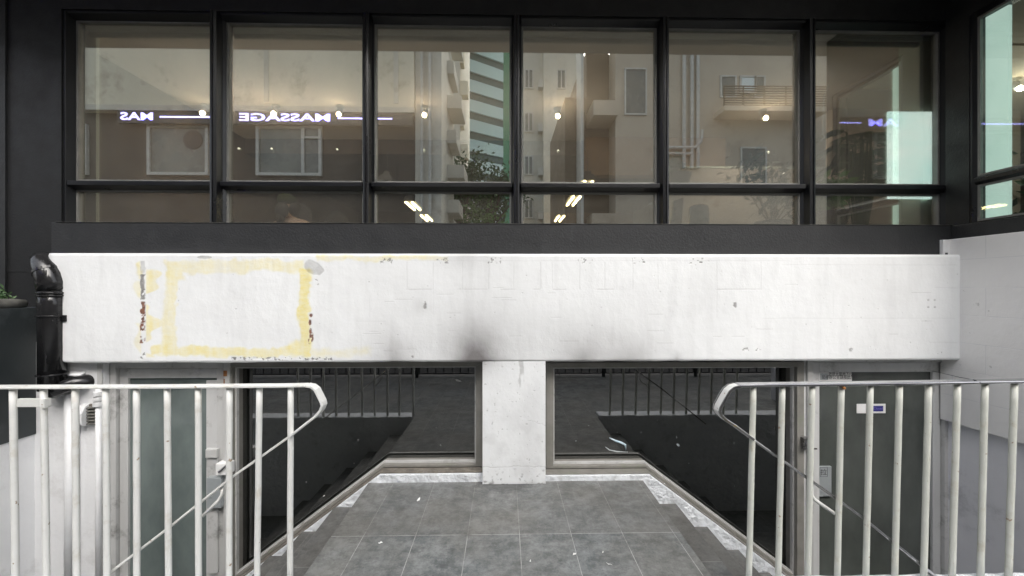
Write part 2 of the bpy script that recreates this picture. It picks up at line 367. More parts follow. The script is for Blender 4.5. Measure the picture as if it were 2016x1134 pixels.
# kerb walls below the railings
def kerbwall(x0, x1):
    mb = MB(); n = 60
    mb.box(x0, x1, 1.72, 1.878, FLOOR, .022)
    bmesh.ops.subdivide_edges(mb.bm, edges=[e for e in mb.bm.edges if abs(e.verts[0].co.x - e.verts[1].co.x) > .5], cuts=n)
    for v in mb.bm.verts:
        if v.co.z > 0: v.co.z += .007 * noise.noise(Vector((v.co.x * 9, 3, v.co.y))); v.co.y += .008 * noise.noise(Vector((v.co.x * 7, 9, 0)))
    return mb
o = kerbwall(-3.95, -1.012).build('retaining_wall', M['white_rough'], bev=.012); tag(o, 'low white painted kerb wall carrying the plain white railing', 'kerb wall')
o = kerbwall(1.042, 4.4).build('retaining_wall', M['white_rough'], bev=.012); tag(o, 'low white painted kerb wall carrying the chrome topped railing', 'kerb wall')

# ================================================================== the building
B = empty('building', (0, 3, 0), 'white ground floor under a black upper floor with a long row of windows', 'building')
ZT = 3.455; ZS = 1.925; ZTR0, ZTR1 = 2.165, 2.245       # glass top, glass bottom, transom
gx = [(157, 420), (452, 714), (742, 1003), (1030, 1288), (1316, 1569), (1597, 1843)]
GX = [(PX(a, YG), PX(b, YG)) for a, b in gx]
WX0, WX1 = GX[0][0] - .024, GX[-1][1] + .024
YF = 2.955
# upper wall (one mesh of butted pieces round the opening)
mb = MB()
mb.box(-4.9, WX0 - .03, YF, 3.2, 1.55, 5.2)
mb.box(WX0 - .03, WX1 + .03, YF, 3.2, ZT + .055, 5.2)
mb.box(WX1 + .03, XW + .2, YF, 3.2, 1.70, 5.2)
mb.build('upper_wall', M['black'], B)
MB().box(-5.6, -4.9, YF - .1, 3.3, -.5, 5.2).build('corner_pier', M['grey_pipe'], B)
XG = PX(14, YF)
# grey edge strip at far left
mb = MB(); mb.box(-4.9, XG, YF - .012, YF - .0005, 1.2, 5.2); mb.build('edge_strip', M['band'], B)
# lower left black wall behind planter
MB().box(-4.9, -3.46, YF + .003, 3.2, -.5, 1.549).build('rear_wall', M['black'], B)
# band
BX0, BX1 = PX(107, YB), XW - .001
ZB0, ZB1 = 1.68, 1.912
mb = MB(); mb.box(BX0, BX1, YB - .02, 3.2, ZB0, ZB1)
mb.build('window_band', M['band'], B, bev=.004)
# canopy above, out of frame
mb = MB(); mb.box(-6, 8, 1.73, 3.2, 4.065, 5.6); mb.box(-6, 3.2, 2.3, 6, 5.6, 6)
mb.build('overhanging_floor', M['black'], B)
MB().box(-5.98, 7.98, 1.75, 2.95, 4.05, 4.0645).build('bounce_soffit', M['bounce_soffit'], B)  # unseen pale underside added to lighten the glass reflection and the windows below
MB().box(-6, 9, 3.2, 10, 3.75, 9).build('storey_above', M['black'], B)

# window frames
for i, (a, b) in enumerate(GX):
    x0 = WX0 if i == 0 else (GX[i-1][1] + a) / 2 + .035
    x1 = WX1 if i == 5 else (GX[i+1][0] + b) / 2 - .035
    fr = MB()
    # thin metal beads round the two panes
    for (z0, z1) in ((ZTR1 + .012, ZT), (ZS + .002, ZTR0)):
        fr.box(a - .016, a, YG - .012, YG + .03, z0 - .012, z1 + .012); fr.box(b, b + .016, YG - .012, YG + .03, z0 - .012, z1 + .012)
        fr.box(a, b, YG - .012, YG + .03, z1, z1 + .012); fr.box(a, b, YG - .012, YG + .03, z0 - .012, z0)
    win = fr.build('window', M['bead'], B, bev=.002)
    # black glazing frame pieces
    k = MB()
    k.prism([(YG + .03, ZT + .012), (YG - .014, ZT + .012), (YF + .012, ZT + .036), (YF + .012, ZT + .055), (YG + .03, ZT + .055)], x0, x1, 'x')
    k.build('head_frame', M['frame'], win, bev=.002); k = MB()
    k.prism([(YG + .03, ZTR0 + .013), (YG - .014, ZTR0 + .013), (YF + .008, ZTR0 + .036), (YF + .008, ZTR1 - .012), (YG - .014, ZTR1 - .001), (YG + .03, ZTR1 - .001)], x0, x1, 'x')
    k.build('transom', M['frame'], win, bev=.002); k = MB()
    if i == 0: k.prism([(a - .016, YG - .012), (a - .016, YG + .03), (WX0 - .03, YG + .03), (WX0 - .03, YF + .01), (WX0 - .012, YF + .01)], ZB1, ZT + .055, 'z')
    if i == 5: k.prism([(b + .016, YG - .012), (b + .016, YG + .03), (WX1 + .03, YG + .03), (WX1 + .03, YF + .01), (WX1 + .012, YF + .01)], ZB1, ZT + .055, 'z')
    if i in (0, 5): k.build('jamb', M['frame'], win, bev=.002)
    MB().box(a - .001, b + .001, YG + .004, YG + .012, ZTR1 + .001, ZT + .001).build('pane', M['glass_up'], win)
    MB().box(a - .001, b + .001, YG + .004, YG + .012, ZS - .001, ZTR0 + .001).build('pane', M['glass_up'], win)
    # roller blind rolled up behind the glass
    bl = MB().box(a - .02, b + .02, YG + .075, YG + .13, 3.5, 3.62).box(a - .02, b + .02, YG + .06, YG + .14, 3.415 + .03, 3.478)
    bl.build('roller_blind', M['blind'], win, bev=.006)
    MB().tube([(a - .02, YG + .09, 3.425), (b + .02, YG + .09, 3.425)], .02, 10).build('blind_bar', M['blindbar'], win, smooth=True)
# mullions
for i in range(5):
    c = (GX[i][1] + GX[i+1][0]) / 2; h = (GX[i+1][0] - GX[i][1]) / 2 - .012
    mb = MB(); mb.prism([(c - h, YG + .03), (c - h, YG - .008), (c - h * .62, YG - .03), (c - h * .5, YF - .012), (c - .006, YF - .018), (c - .004, YF - .008), (c + .004, YF - .008), (c + .006, YF - .018), (c + h * .5, YF - .012), (c + h * .62, YG - .03), (c + h, YG - .008), (c + h, YG + .03)], ZB1 + .0005, ZT + .054, 'z')
    mb.build('mullion', M['frame'], B, bev=.002)
# bottom frame bar, coloured light grey to give its lit bevel
MB().box(WX0 - .02, WX1 + .02, YB - .026, YG + .04, ZB1 + .001, ZS - .011).build('window_sill', M['bead'], B, bev=.002)

# ---- fascia : a dense sheet that carries its stains as painted masks
def value_noise(X, Z, s, seed):
    rng = np.random.default_rng(seed); G = rng.random((256, 256))
    x = X * s; z = Z * s; xi = np.floor(x).astype(int); zi = np.floor(z).astype(int); fx = x - xi; fz = z - zi
    fx = fx * fx * (3 - 2 * fx); fz = fz * fz * (3 - 2 * fz)
    g = lambda a, b: G[a % 256, b % 256]
    return (g(xi, zi) * (1 - fx) + g(xi + 1, zi) * fx) * (1 - fz) + (g(xi, zi + 1) * (1 - fx) + g(xi + 1, zi + 1) * fx) * fz
def fbm(X, Z, s, seed, o=4):
    r = 0; a = .5
    for k in range(o): r = r + a * value_noise(X, Z, s * 2 ** k, seed + k); a *= .5
    return r / (1 - .5 ** o)
def sm(a, b, x):
    t = np.clip((x - a) / (b - a), 0, 1); return t * t * (3 - 2 * t)
def grid_mesh(name, XX, YY, ZZ, rgba, mat, parent):
    nz, nx = XX.shape
    co = np.stack([XX, YY, ZZ], -1).reshape(-1, 3)
    idx = np.arange(nz * nx).reshape(nz, nx)
    q = np.stack([idx[:-1, :-1], idx[:-1, 1:], idx[1:, 1:], idx[1:, :-1]], -1).reshape(-1, 4)
    me = bpy.data.meshes.new(name); me.vertices.add(len(co)); me.vertices.foreach_set('co', co.ravel().astype(np.float32))
    me.loops.add(q.size); me.loops.foreach_set('vertex_index', q.ravel().astype(np.int32))
    me.polygons.add(len(q)); me.polygons.foreach_set('loop_start', (np.arange(len(q)) * 4).astype(np.int32))
    me.update(calc_edges=True)
    at = me.attributes.new('wear', 'FLOAT_COLOR', 'POINT'); at.data.foreach_set('color', rgba.reshape(-1).astype(np.float32))
    for p in me.polygons: p.use_smooth = True
    me.materials.append(mat); o = bpy.data.objects.new(name, me); COL.objects.link(o)
    o.parent = parent; o.matrix_parent_inverse = wm(parent).inverted()
    return o
def wear_material(name, base1, base2):
    m, t, b, o = nodes(name)
    at = N(t, 'ShaderNodeAttribute', attribute_name='wear'); sp = N(t, 'ShaderNodeSeparateColor'); L(t, at.outputs['Color'], sp.inputs[0])
    c = mixc(t, noise_fac(t, 2.2, 6), base1, base2)
    c = mixc(t, sp.outputs[0], c, mixc(t, noise_fac(t, 16, 6, stretch=(1, 1, 2.5)), (.78, .69, .30), (.80, .75, .47)))     # glue
    c = mixc(t, sp.outputs[1], c, mixc(t, noise_fac(t, 30, 5), (.36, .36, .35), (.16, .155, .15)))                          # bare cement
    c = mixc(t, sp.outputs[2], c, mixc(t, noise_fac(t, 60, 5), (.30, .13, .08), (.11, .055, .04)))                          # rust
    al = N(t, 'ShaderNodeMath', operation='SUBTRACT'); al.inputs[0].default_value = 1; L(t, at.outputs['Alpha'], al.inputs[1])
    c = mixc(t, al.outputs[0], c, (.13, .12, .12))                                                                      # grime
    L(t, c, b.inputs['Base Color']); b.inputs['Roughness'].default_value = .55
    p = bump(t, b, noise_fac(t, 14, 7, .6, lo=0, hi=1, stretch=(1, 1, .7)), .45, .008)
    p = bump(t, b, noise_fac(t, 5, 4, .6, lo=.2, hi=.8, stretch=(1, 1, 5)), .07, .006, p)
    ad = N(t, 'ShaderNodeMath', operation='ADD'); L(t, sp.outputs[1], ad.inputs[0]); L(t, sp.outputs[2], ad.inputs[1])
    iv = N(t, 'ShaderNodeMath', operation='SUBTRACT'); iv.inputs[0].default_value = 1; L(t, ad.outputs[0], iv.inputs[1])
    bump(t, b, iv.outputs[0], .8, .004, p)
    return m
M['wear'] = wear_material('patched_white_paint', (.80, .815, .82), (.765, .78, .785))

FX0, FX1 = PX(113, YP + .10), XV + .006
FZ0, FZ1 = .895, 1.678
nx, nz = 1180, 150
s = np.linspace(0, 1, nx); zt = np.linspace(0, 1, nz)
s2, z2 = np.meshgrid(s, zt)
ZZ = FZ0 + (FZ1 - FZ0) * z2
ZZ = ZZ + (1 - z2) ** 6 * (.012 * (fbm(s2 * 30, s2 * 0, 1, 5) - .5) + (s2 - .3) * .03 * 0) 
rb = .10
dz = np.clip(rb - (ZZ - FZ0), 0, rb)
xl = FX0 + .045 * (1 - z2) + .085 * (1 - np.sqrt(np.clip(1 - (dz / rb) ** 2, 0, 1)))
XX = xl + (FX1 - xl) * s2
d = XX - xl; r_ = .08
YY = YP + np.where(d < r_, r_ - np.sqrt(np.clip(r_ ** 2 - (r_ - d) ** 2, 0, None)), 0)
eb = ZZ - FZ0; YY = YY + np.where(eb < .012, (.012 - eb) * .6, 0); et = FZ1 - ZZ; YY = YY + np.where(et < .016, (.016 - et) * .35, 0)
YY = YY + .004 * (fbm(XX, ZZ, 3, 11) - .5)
ff = math.sin(YAW) * XX + math.cos(YAW) * YP
px = 1008 + F * (math.cos(YAW) * XX - math.sin(YAW) * YP) / ff; py = 567 - F * (ZZ - CZ) / ff
n1 = fbm(XX, ZZ, 9, 21); n2 = fbm(XX, ZZ, 30, 31); n3 = fbm(XX + 9, ZZ, 60, 41)
n0 = fbm(XX, ZZ, 4, 61)
wx = px + (n0 - .5) * 22 + (n1 - .5) * 16 + (n2 - .5) * 8; wy = py + (n0 - .5) * 14 + (n1 - .5) * 12 + (n2 - .5) * 8
def rect(x0, x1, y0, y1, e, ax=None, ay=None):
    ax = wx if ax is None else ax; ay = wy if ay is None else ay
    return sm(x0 - e, x0 + e, ax) * (1 - sm(x1 - e, x1 + e, ax)) * sm(y0 - e, y0 + e, ay) * (1 - sm(y1 - e, y1 + e, ay))
streak = .45 + .75 * fbm(XX, ZZ * .15, 40, 51)
Yel = np.maximum.reduce([
    rect(325, 349, 533, 700, 3) * .62, rect(330, 600, 514, 538, 4) * .5, rect(335, 362, 532, 550, 4) * .5,
    rect(592, 612, 530, 704, 3) * .95, rect(300, 612, 684, 702, 3) * .72, rect(575, 612, 672, 704, 8) * .8,
    rect(612, 735, 688, 702, 7) * .42, rect(625, 880, 504, 514, 3) * .55, rect(265, 276, 516, 545, 3) * .7])
edge = 298 + 18 * np.sin(py / 14.0) + 9 * np.sin(py / 5.3 + 1)
Yel = np.maximum(Yel, rect(0, 1, 0, 1, 1) + sm(286, 289, px) * (1 - sm(edge - 3, edge + 3, px)) * sm(528, 534, py) * (1 - sm(700, 706, py)) * .62)
lo_ = 266 - 8 * np.sin(py / 9.0 + 2) - 6 * np.sin(py / 23.0)
seg_ = np.maximum(sm(550, 556, py) * (1 - sm(582, 590, py)), sm(634, 640, py) * (1 - sm(700, 706, py)))
Yel = np.maximum(Yel, sm(lo_ - 3, lo_ + 3, px) * (1 - sm(276, 279, px)) * seg_ * .42)
Yel = np.clip(Yel * streak * (.75 + 1.0 * n1), 0, 1)
Yel = np.where(px < 640, Yel, Yel * .8)
xr = px + (n2 - .5) * 7
Gr = np.maximum.reduce([
    rect(277, 284, 514, 538, 1, xr, py) * .35, sm(.45, .5, n2 + .1) * rect(277, 285, 540, 590, 1.2, xr, py), sm(.5, .55, n2) * rect(277, 286, 694, 706, 1, xr, py),
    (1 - sm(.92, 1.06, np.hypot((px - 613) / 21, (py - 526 - (px - 613) * .25) / 15) + (n1 - .5) * .9)) * .42,
    sm(.52, .57, n2) * rect(617, 627, 550, 561, 1, px, py), sm(.58, .6, n3) * rect(455, 655, 703.5, 709.5, 1, px, py) * .9,
    (1 - sm(.9, 1.05, np.hypot((px - 402) / 15, (py - 507) / 3.5) + (n1 - .5) * .6)) * .5])
for cx, cy in ((836, 601), (1447, 601)):
    Gr = np.maximum(Gr, (1 - sm(.6, 1, np.hypot((px - cx) / 3.2, (py - cy) / 7) + (n3 - .5) * 1.6)) * .8)
for cx in (762, 871, 972, 1152, 1258, 1370):
    Gr = np.maximum(Gr, sm(.60, .63, n3) * rect(cx - 14, cx + 14, 508, 519, 1, px, py) * .8)
for cx, cy, rx, ry in ((1478, 688, 22, 4), (1675, 689, 5, 4), (1722, 686, 3, 3), (1858, 632, 3, 2), (1850, 695, 5, 3), (813, 703, 4, 3), (1044, 716, 5, 3), (1600, 694, 12, 2)):
    Gr = np.maximum(Gr, sm(.52, .56, n3) * (1 - sm(.8, 1, np.hypot((px - cx) / rx, (py - cy) / ry))) * .7)
for k in range(4): 
    cx, cy = 1827 + 13 * (k % 2), 591 + 14 * (k // 2)
    Gr = np.maximum(Gr, (1 - sm(.5, 1, np.hypot((px - cx) / 3, (py - cy) / 2.5))) * .5)
rng = np.random.default_rng(3)
for k in range(70):
    cx, cy, r0 = rng.uniform(130, 1885), rng.uniform(512, 705), rng.uniform(.8, 1.9)
    Gr = np.maximum(Gr, (1 - sm(.5, 1.2, np.hypot((px - cx), (py - cy) * 1.4) / r0)) * rng.uniform(.2, .6))
# faint joints of the tiles under the paint
J = np.zeros_like(px)
def jl(a, lo, hi, horiz, k=1.):
    global J
    u, v = (py, px) if horiz else (px, py)
    J = np.maximum(J, (1 - sm(.5, 1.4, abs(u - a + (n1 - .5) * 2))) * sm(lo - 2, lo + 2, v) * (1 - sm(hi - 2, hi + 2, v)) * k * sm(.3, .5, n1 + .15))
for x in (801, 853, 910, 962, 1011, 1064, 1087, 1141, 1190, 1246, 1295, 1411, 1498): jl(x, 516, 570, False, .55)
for x in (727, 853, 1411, 1640): jl(x, 572, 625, False, .35)
for a, b in ((805, 850), (900, 960), (985, 1015), (1050, 1063), (1088, 1115), (1175, 1208), (1410, 1500)): jl(570, a, b, True, 1)
for yy, a, b in ((633, 700, 760), (651, 880, 897), (640, 860, 872), (514, 800, 1560), (522, 1540, 1885), (567, 1840, 1885), (627, 1500, 1880), (675, 1830, 1885), (688, 780, 820)): jl(yy, a, b, True, .4)
Gr = np.maximum(Gr, J * .24)
for k in range(26):
    cx, cy, ln = rng.uniform(700, 1860), rng.uniform(560, 700), rng.uniform(8, 40)
    Gr = np.maximum(Gr, (1 - sm(.3, 1.1, abs(py - cy))) * sm(cx, cx + 3, px) * (1 - sm(cx + ln, cx + ln + 3, px)) * .22)
Ru = np.maximum.reduce([sm(.42, .47, n2) * rect(277, 286, 594, 636, 1, xr, py), sm(.5, .55, n2) * rect(276, 286, 636, 676, 1, xr, py)])
for cx, cy, rx, ry in ((612, 621, 3, 4), (610, 635, 3, 6), (611, 652, 3, 6), (613, 664, 4.5, 10), (609, 672, 3, 6)):
    Ru = np.maximum(Ru, sm(.36, .44, n3) * (1 - sm(.8, 1.1, np.hypot((px - cx) / rx, (py - cy) / ry))))
def blob(cx, cy, rx, ry, k, p=1.4): return k * np.exp(-(np.hypot((px - cx) / rx, (py - cy) / ry)) ** p * 1.6)
Sm = blob(936, 708, 66, 82, 1.1, 1.15) + blob(1150, 706, 72, 62, .52) + blob(1245, 706, 62, 60, .42) + blob(775, 704, 54, 66, .44) + blob(915, 500, 52, 46, .32) + blob(1333, 706, 14, 16, .35) + blob(1000, 655, 270, 95, .09) + blob(1200, 660, 200, 80, .07) + blob(832, 604, 24, 18, .16)
st_ = fbm(XX, ZZ * .12, 16, 91); Sm = Sm * (.82 + .36 * n1) + .05 * sm(.5, .75, st_) + .10 * sm(698, 712, py) * n1 + .04 * sm(.5, .7, fbm(XX, ZZ, 2.2, 95))
Sm = np.clip(Sm, 0, .93)
rgba = np.stack([Yel, np.clip(Gr, 0, 1), np.clip(Ru, 0, 1), 1 - Sm], -1)
fas = grid_mesh('fascia', XX, YY, ZZ, rgba, M['wear'], B)
MB().box(FX0 + .28, FX1, YP + .016, 3.2, FZ0 + .003, FZ1 + .0015).box(FX0 + .12, FX0 + .2795, YP + .10, 3.2, FZ0 + .02, FZ1).build('fascia_core', M['white'], B)
MB().box(FX0 + .02, FX0 + .1195, YP + .11, 3.2, FZ0 + .16, FZ1).build('fascia_end', M['white'], B)

# ---- pillar (with its own wear)
PX0, PX1 = PX(950, YP + .01), PX(1074, YP + .01)
gxn, gzn = 90, 200
s2, z2 = np.meshgrid(np.linspace(0, 1, gxn), np.linspace(0, 1, gzn))
XX = PX0 + (PX1 - PX0) * s2; ZZ = .002 + (FZ0 + .012) * z2; YY = YP + .006 + .003 * (fbm(XX, ZZ, 6, 71) - .5)
ff = math.sin(YAW) * XX + math.cos(YAW) * YP
px = 1008 + F * (math.cos(YAW) * XX - math.sin(YAW) * YP) / ff; py = 567 - F * (ZZ - CZ) / ff
n1 = fbm(XX, ZZ, 12, 73); n3 = fbm(XX + 4, ZZ, 55, 74); n2 = fbm(XX, ZZ * .3, 20, 77)
Gr = np.maximum.reduce([sm(.64, .70, n3) * sm(915, 960, py) * .8, sm(.76, .80, n3) * .4, sm(.5, .6, n2) * (1 - sm(3, 7, abs(px - 1027 + (n1 - .5) * 10))) * (1 - sm(780, 800, py)) * .45,
    (1 - sm(.4, 1.2, abs(py - 920 + (n1 - .5) * 8))) * .3, (1 - sm(.4, 1.2, abs(py - 830 + (n1 - .5) * 30))) * sm(1035, 1045, px) * .3])
Sm = np.clip(.95 * np.exp(-(np.hypot((px - 938) / 45, (py - 700) / 36)) ** 1.3 * 1.6) + sm(.45, .75, n1) * .10 * sm(760, 860, py) + .10 * np.exp(-((px - 1045) / 22) ** 2) * sm(740, 800, py) + .35 * sm(945, 960, py) * n1 + .06, 0, .9)
rgba = np.stack([np.zeros_like(px), np.clip(Gr, 0, 1), Gr * 0, 1 - Sm], -1)
pil = grid_mesh('pillar', XX, YY, ZZ, rgba, M['wear'], B)
MB().box(PX0 + .0005, PX1 - .0005, YP + .018, 3.19, 0.001, FZ0).build('pillar_core', M['white'], B)

# ---- shop windows with slanted lower edge
def offset_poly(top, xin, xb, zb, xo, slope, w):
    """frame outline between outer and inner polygon; returns list of strips"""
def shop_window(xi, xb, xo, ztop, zb, sgn, label):
    """xi: inner jamb (by the pillar), xb: bend, xo: outer jamb; glass edges"""
    zo = zb - abs(xo - xb) * .752
    w = .055; k = math.sqrt(1 + .752 ** 2)
    inner = [(xi, ztop), (xi, zb), (xb, zb), (xo, zo), (xo, ztop)]
    e_ = .020
    outer = [(xi - sgn * w, ztop + .04), (xi - sgn * w, zb - e_), (xb - sgn * e_ * (k - 1) / .752, zb - e_), (xo + sgn * w, zo - e_ * k - w * .752), (xo + sgn * w, ztop + .04)]
    fr = MB()
    for i in range(5):
        j = (i + 1) % 5
        fr.prism([outer[i], outer[j], inner[j], inner[i]], YL - .05, YL + .10)
        # raised inner glazing bead
    bd = []
    cx = sum(p[0] for p in inner) / 5; 
    win = fr.build('shop_window', M['alu_dull'], B, bev=.003); tag(win, label)
    b2 = MB()
    inn2 = [(xi + sgn * .012, ztop - .012), (xi + sgn * .012, zb + .012), (xb + sgn * .004, zb + .012), (xo - sgn * .012, zo + .025), (xo - sgn * .012, ztop - .012)]
    for i in range(5):
        j = (i + 1) % 5
        b2.prism([inner[i], inner[j], inn2[j], inn2[i]], YL - .018, YL + .01)
    b2.build('glazing_bead', M['alu'], win)
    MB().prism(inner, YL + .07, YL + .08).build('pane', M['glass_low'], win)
    return win
XL_in, XL_b, XL_o = PX(938, YL), PX(757, YL), PX(466, YL)
XR_in, XR_b, XR_o = PX(1088, YL), PX(1268, YL), PX(1560, YL)
ZG = .093
shop_window(XL_in, XL_b, XL_o, PZ(719, YL), ZG, -1, 'dark shop window with slanted lower edge left of the white pillar')
shop_window(XR_in, XR_b, XR_o, PZ(722, YL), ZG - .02, 1, 'dark shop window with slanted lower edge right of the white pillar')

def stuck(parent, pxp, name, mat):
    for (a_, b_, w_, h_, rot) in pxp:
        y_ = YL + .068; x_, z_ = P(a_, b_, y_); mb = MB(); n = 6
        pts = [(w_ * .5 * math.cos(k * 1.047) * random.uniform(.6, 1), h_ * .5 * math.sin(k * 1.047) * random.uniform(.6, 1)) for k in range(n)]
        c_, s_ = math.cos(rot), math.sin(rot)
        mb.prism([(x_ + p * c_ - q_ * s_, z_ + p * s_ + q_ * c_) for p, q_ in pts], y_ - .0015, y_)
        mb.build(name, M[mat], parent)
wl_, wr_ = [o for o in bpy.data.objects if o.name.startswith('shop_window')]
stuck(wl_, [(902, 749, .075, .02, -.35)], 'torn_sticker', 'paper')
stuck(wl_, [(705, 866, .008, .008, 0), (603, 949, .009, .009, 0), (638, 976, .02, .008, .5), (697, 912, .006, .006, 0)], 'paint_speck', 'paper')
stuck(wr_, [(1134, 868, .009, .009, 0), (1215, 851, .008, .008, 0), (1262, 851, .008, .012, 0), (1159, 838, .006, .006, 0), (1335, 876, .04, .02, -.8), (1332, 861, .008, .03, .2), (1294, 827, .006, .006, 0), (1445, 872, .008, .014, 0), (1356, 912, .008, .008, 0), (1446, 957, .008, .008, 0)], 'paint_speck', 'greyplate')
mb = MB(); mb.tube([(*P(a_, b_, YL + .066)[:1], YL + .066, P(a_, b_, YL + .066)[1]) for a_, b_ in ((1200, 862), (1212, 868), (1224, 872), (1231, 876), (1232, 886))], [.003, .008, .009, .009, .004], 8); mb.build('curved_strip', M['pale_strip'], wr_, smooth=True)  # thin curved pale strips on the right pane
mb = MB(); mb.tube([(P(a_, b_, YL + .066)[0], YL + .066, P(a_, b_, YL + .066)[1]) for a_, b_ in ((1192, 880), (1200, 886), (1214, 889), (1236, 890))], [.002, .004, .005, .002], 6); mb.build('curved_strip', M['greyplate'], wr_, smooth=True)

# lower wall below the windows: front skirting following the stairs
def skirt(xi, xb, xo, sgn, zt, mat_s, mat_top):
    xo2 = xo + sgn * .055
    top = [(xi, zt), (xb, zt), (xo2, zt - abs(xo2 - xb) * .752)]
    mb = MB(); mb.prism(top + [(xo2, FLOOR), (xi, FLOOR)], YS, YL - .052)
    bm = mb.bm
    o = mb.build('skirting_wall', M['white_rough'], B, bev=.006)
    st = MB(); tt = .004
    for (p, q) in zip(top[:-1], top[1:]):
        st.prism([(p[0], p[1] + .0005), (q[0], q[1] + .0005), (q[0], q[1] + .012), (p[0], p[1] + .012)], YS + .012, YL - .0505)
    st.build('sill', mat_top, B, bev=.002)
skirt(PX0 - .0015, XL_b + .004, XL_o, -1, ZG - .034, None, M['brown_dirt'])
skirt(PX1 + .0015, XR_b - .004, XR_o, 1, ZG - .054, None, M['alu_dull'])

# ---- doors
def door(x0, x1, ztop, hinge, glass, label, mats):
    """leaf between x0 and x1; frame round it; hinge side +1 = right"""
    fr = MB(); zf = FLOOR + .001; w = .05
    fr.box(x0 - w, x0 - .004, YL - .06, YL + .04, zf, ztop + w); fr.box(x1 + .004, x1 + w, YL - .06, YL + .04, zf, ztop + w)
    fr.box(x0 - .004, x1 + .004, YL - .06, YL + .04, ztop + .006, ztop + w)
    dr = fr.build('door', mats[0], B, bev=.003); tag(dr, label)
    lf = MB(); a = .062
    lf.box(x0, x0 + a, YL - .035, YL + .01, zf, ztop); lf.box(x1 - a, x1, YL - .035, YL + .01, zf, ztop)
    lf.box(x0 + a, x1 - a, YL - .035, YL + .01, ztop - .075, ztop); lf.box(x0 + a, x1 - a, YL - .035, YL + .01, zf, zf + .12)
    lf.build('leaf_frame', mats[1], dr, bev=.003)
    MB().box(x0 + a, x1 - a, YL - .016, YL - .006, zf + .12, ztop - .075).build('pane', glass, dr)
    return dr
# left door
dx0, dx1 = PX(236, YL - .03), PX(452, YL - .03)
DL = door(dx0 + .002, dx1 - .03, PZ(722, YL - .03), -1, M['glass_frost'], 'left hand door with pale frosted glass', (M['alu'], M['alu']))
dm = MB(); dm.box(PX(405, YL - .03), PX(433, YL - .03), YL - .024, YL - .0165, FLOOR + .13, PZ(745, YL)); dm.build('edge_strip', M['alu2'], DL)
# lock hardware on the left door
lk = MB().box(PX(413, (3.03 - .09)), PX(441, (3.03 - .09)), (3.0 - .09), (3.05 - .09), PZ(990, (3.03 - .09)), PZ(932, (3.03 - .09))).build('pull_plate', M['greyplate'], DL, bev=.003)
lk = MB().box(PX(433, (3.03 - .09)), PX(458, (3.03 - .09)), (2.985 - .09), (3.055 - .09), PZ(925, (3.03 - .09)), PZ(903, (3.03 - .09))).build('lock', M['paper'], DL, bev=.004)
lk = MB().tube([(PX(431, (2.98 - .09)), (2.98 - .09), PZ(924, (2.98 - .09))), (PX(450, (2.98 - .09)), (2.98 - .09), PZ(908, (2.98 - .09)))], .009, 8).build('lock_bar', M['chrome'], DL)
lk = MB().box(PX(408, (3.04 - .09)), PX(430, (3.04 - .09)), (3.02 - .09), (3.055 - .09), PZ(895, (3.04 - .09)), PZ(878, (3.04 - .09))).build('door_closer', M['alu'], DL, bev=.004)
lk = MB().box(PX(409, (3.04 - .09)), PX(429, (3.04 - .09)), (3.035 - .09), (3.056 - .09), PZ(1120, (3.04 - .09)), PZ(896, (3.04 - .09))).build('handle_panel', M['alu'], DL, bev=.003)
mb = MB().box(PX(441, 2.945), PX(448, 2.945), 2.9375, 2.9395, PZ(738, 2.945), PZ(727, 2.945)).box(PX(441.5, 2.945), PX(443.5, 2.945), 2.9375, 2.9395, PZ(752, 2.945), PZ(743, 2.945)).build('rust_mark', M['rust'], DL)
# right door
rx0, rx1 = PX(1597, YL - .03), PX(1858, YL - .03)
DR = door(rx0, rx1 - .03, PZ(716, YL - .03), 1, M['glass_dark'], 'right hand door with dark green glass and stickers', (M['alu'], M['alu2']))
MB().box(rx1 - .03 + .0505, rx1 + .02, YL - .045, YL + .04, FLOOR, PZ(716, YL)).build('side_batten', M['brown_dirt'], B)
yy = YL - .0175
pl = MB().box(PX(1607, yy), PX(1634, yy), yy - .016, yy, PZ(982, yy), PZ(922, yy)).build('pull_plate', M['greyplate'], DR, bev=.003)
text('pull_sign', '拉', .052, M['ink'], DR, Matrix.Translation((PX(1622, yy - .018), yy - .0165, PZ(934, yy))) @ FACE_CAM, .0006)
fr = MB(); x0_, x1_, z0_, z1_ = PX(1615, yy - .018), PX(1629, yy - .018), PZ(944, yy - .018), PZ(926, yy - .018)
for a_ in ((x0_, x1_, z1_, z1_ + .002), (x0_, x1_, z0_ - .002, z0_), (x0_ - .002, x0_, z0_ - .002, z1_ + .002), (x1_, x1_ + .002, z0_ - .002, z1_ + .002)):
    fr.box(a_[0], a_[1], yy - .0175, yy - .0162, a_[2], a_[3])
fr.build('sign_border', M['ink'], DR)
lk = MB().box(PX(1581, (3.0 - .075)), PX(1592, (3.0 - .075)), (2.99 - .075), (3.04 - .075), PZ(889, (3.0 - .075)), PZ(866, (3.0 - .075))).build('lock', M['steel_dark'], DR, bev=.004)
lk = MB().tube([(PX(1586, (2.98 - .075)), (2.985 - .075), PZ(873, (2.98 - .075))), (PX(1586, (2.98 - .075)), (2.99 - .075), PZ(882, (2.98 - .075)))], .008, 8).build('keyhole', M['chrome'], DR)
lk = MB().tube([(PX(1601, (2.98 - .075)), (2.985 - .075), PZ(889, (2.98 - .075))), (PX(1609, (2.98 - .075)), (2.985 - .075), PZ(889, (2.98 - .075)))], .006, 8).build('latch', M['chrome'], DR)
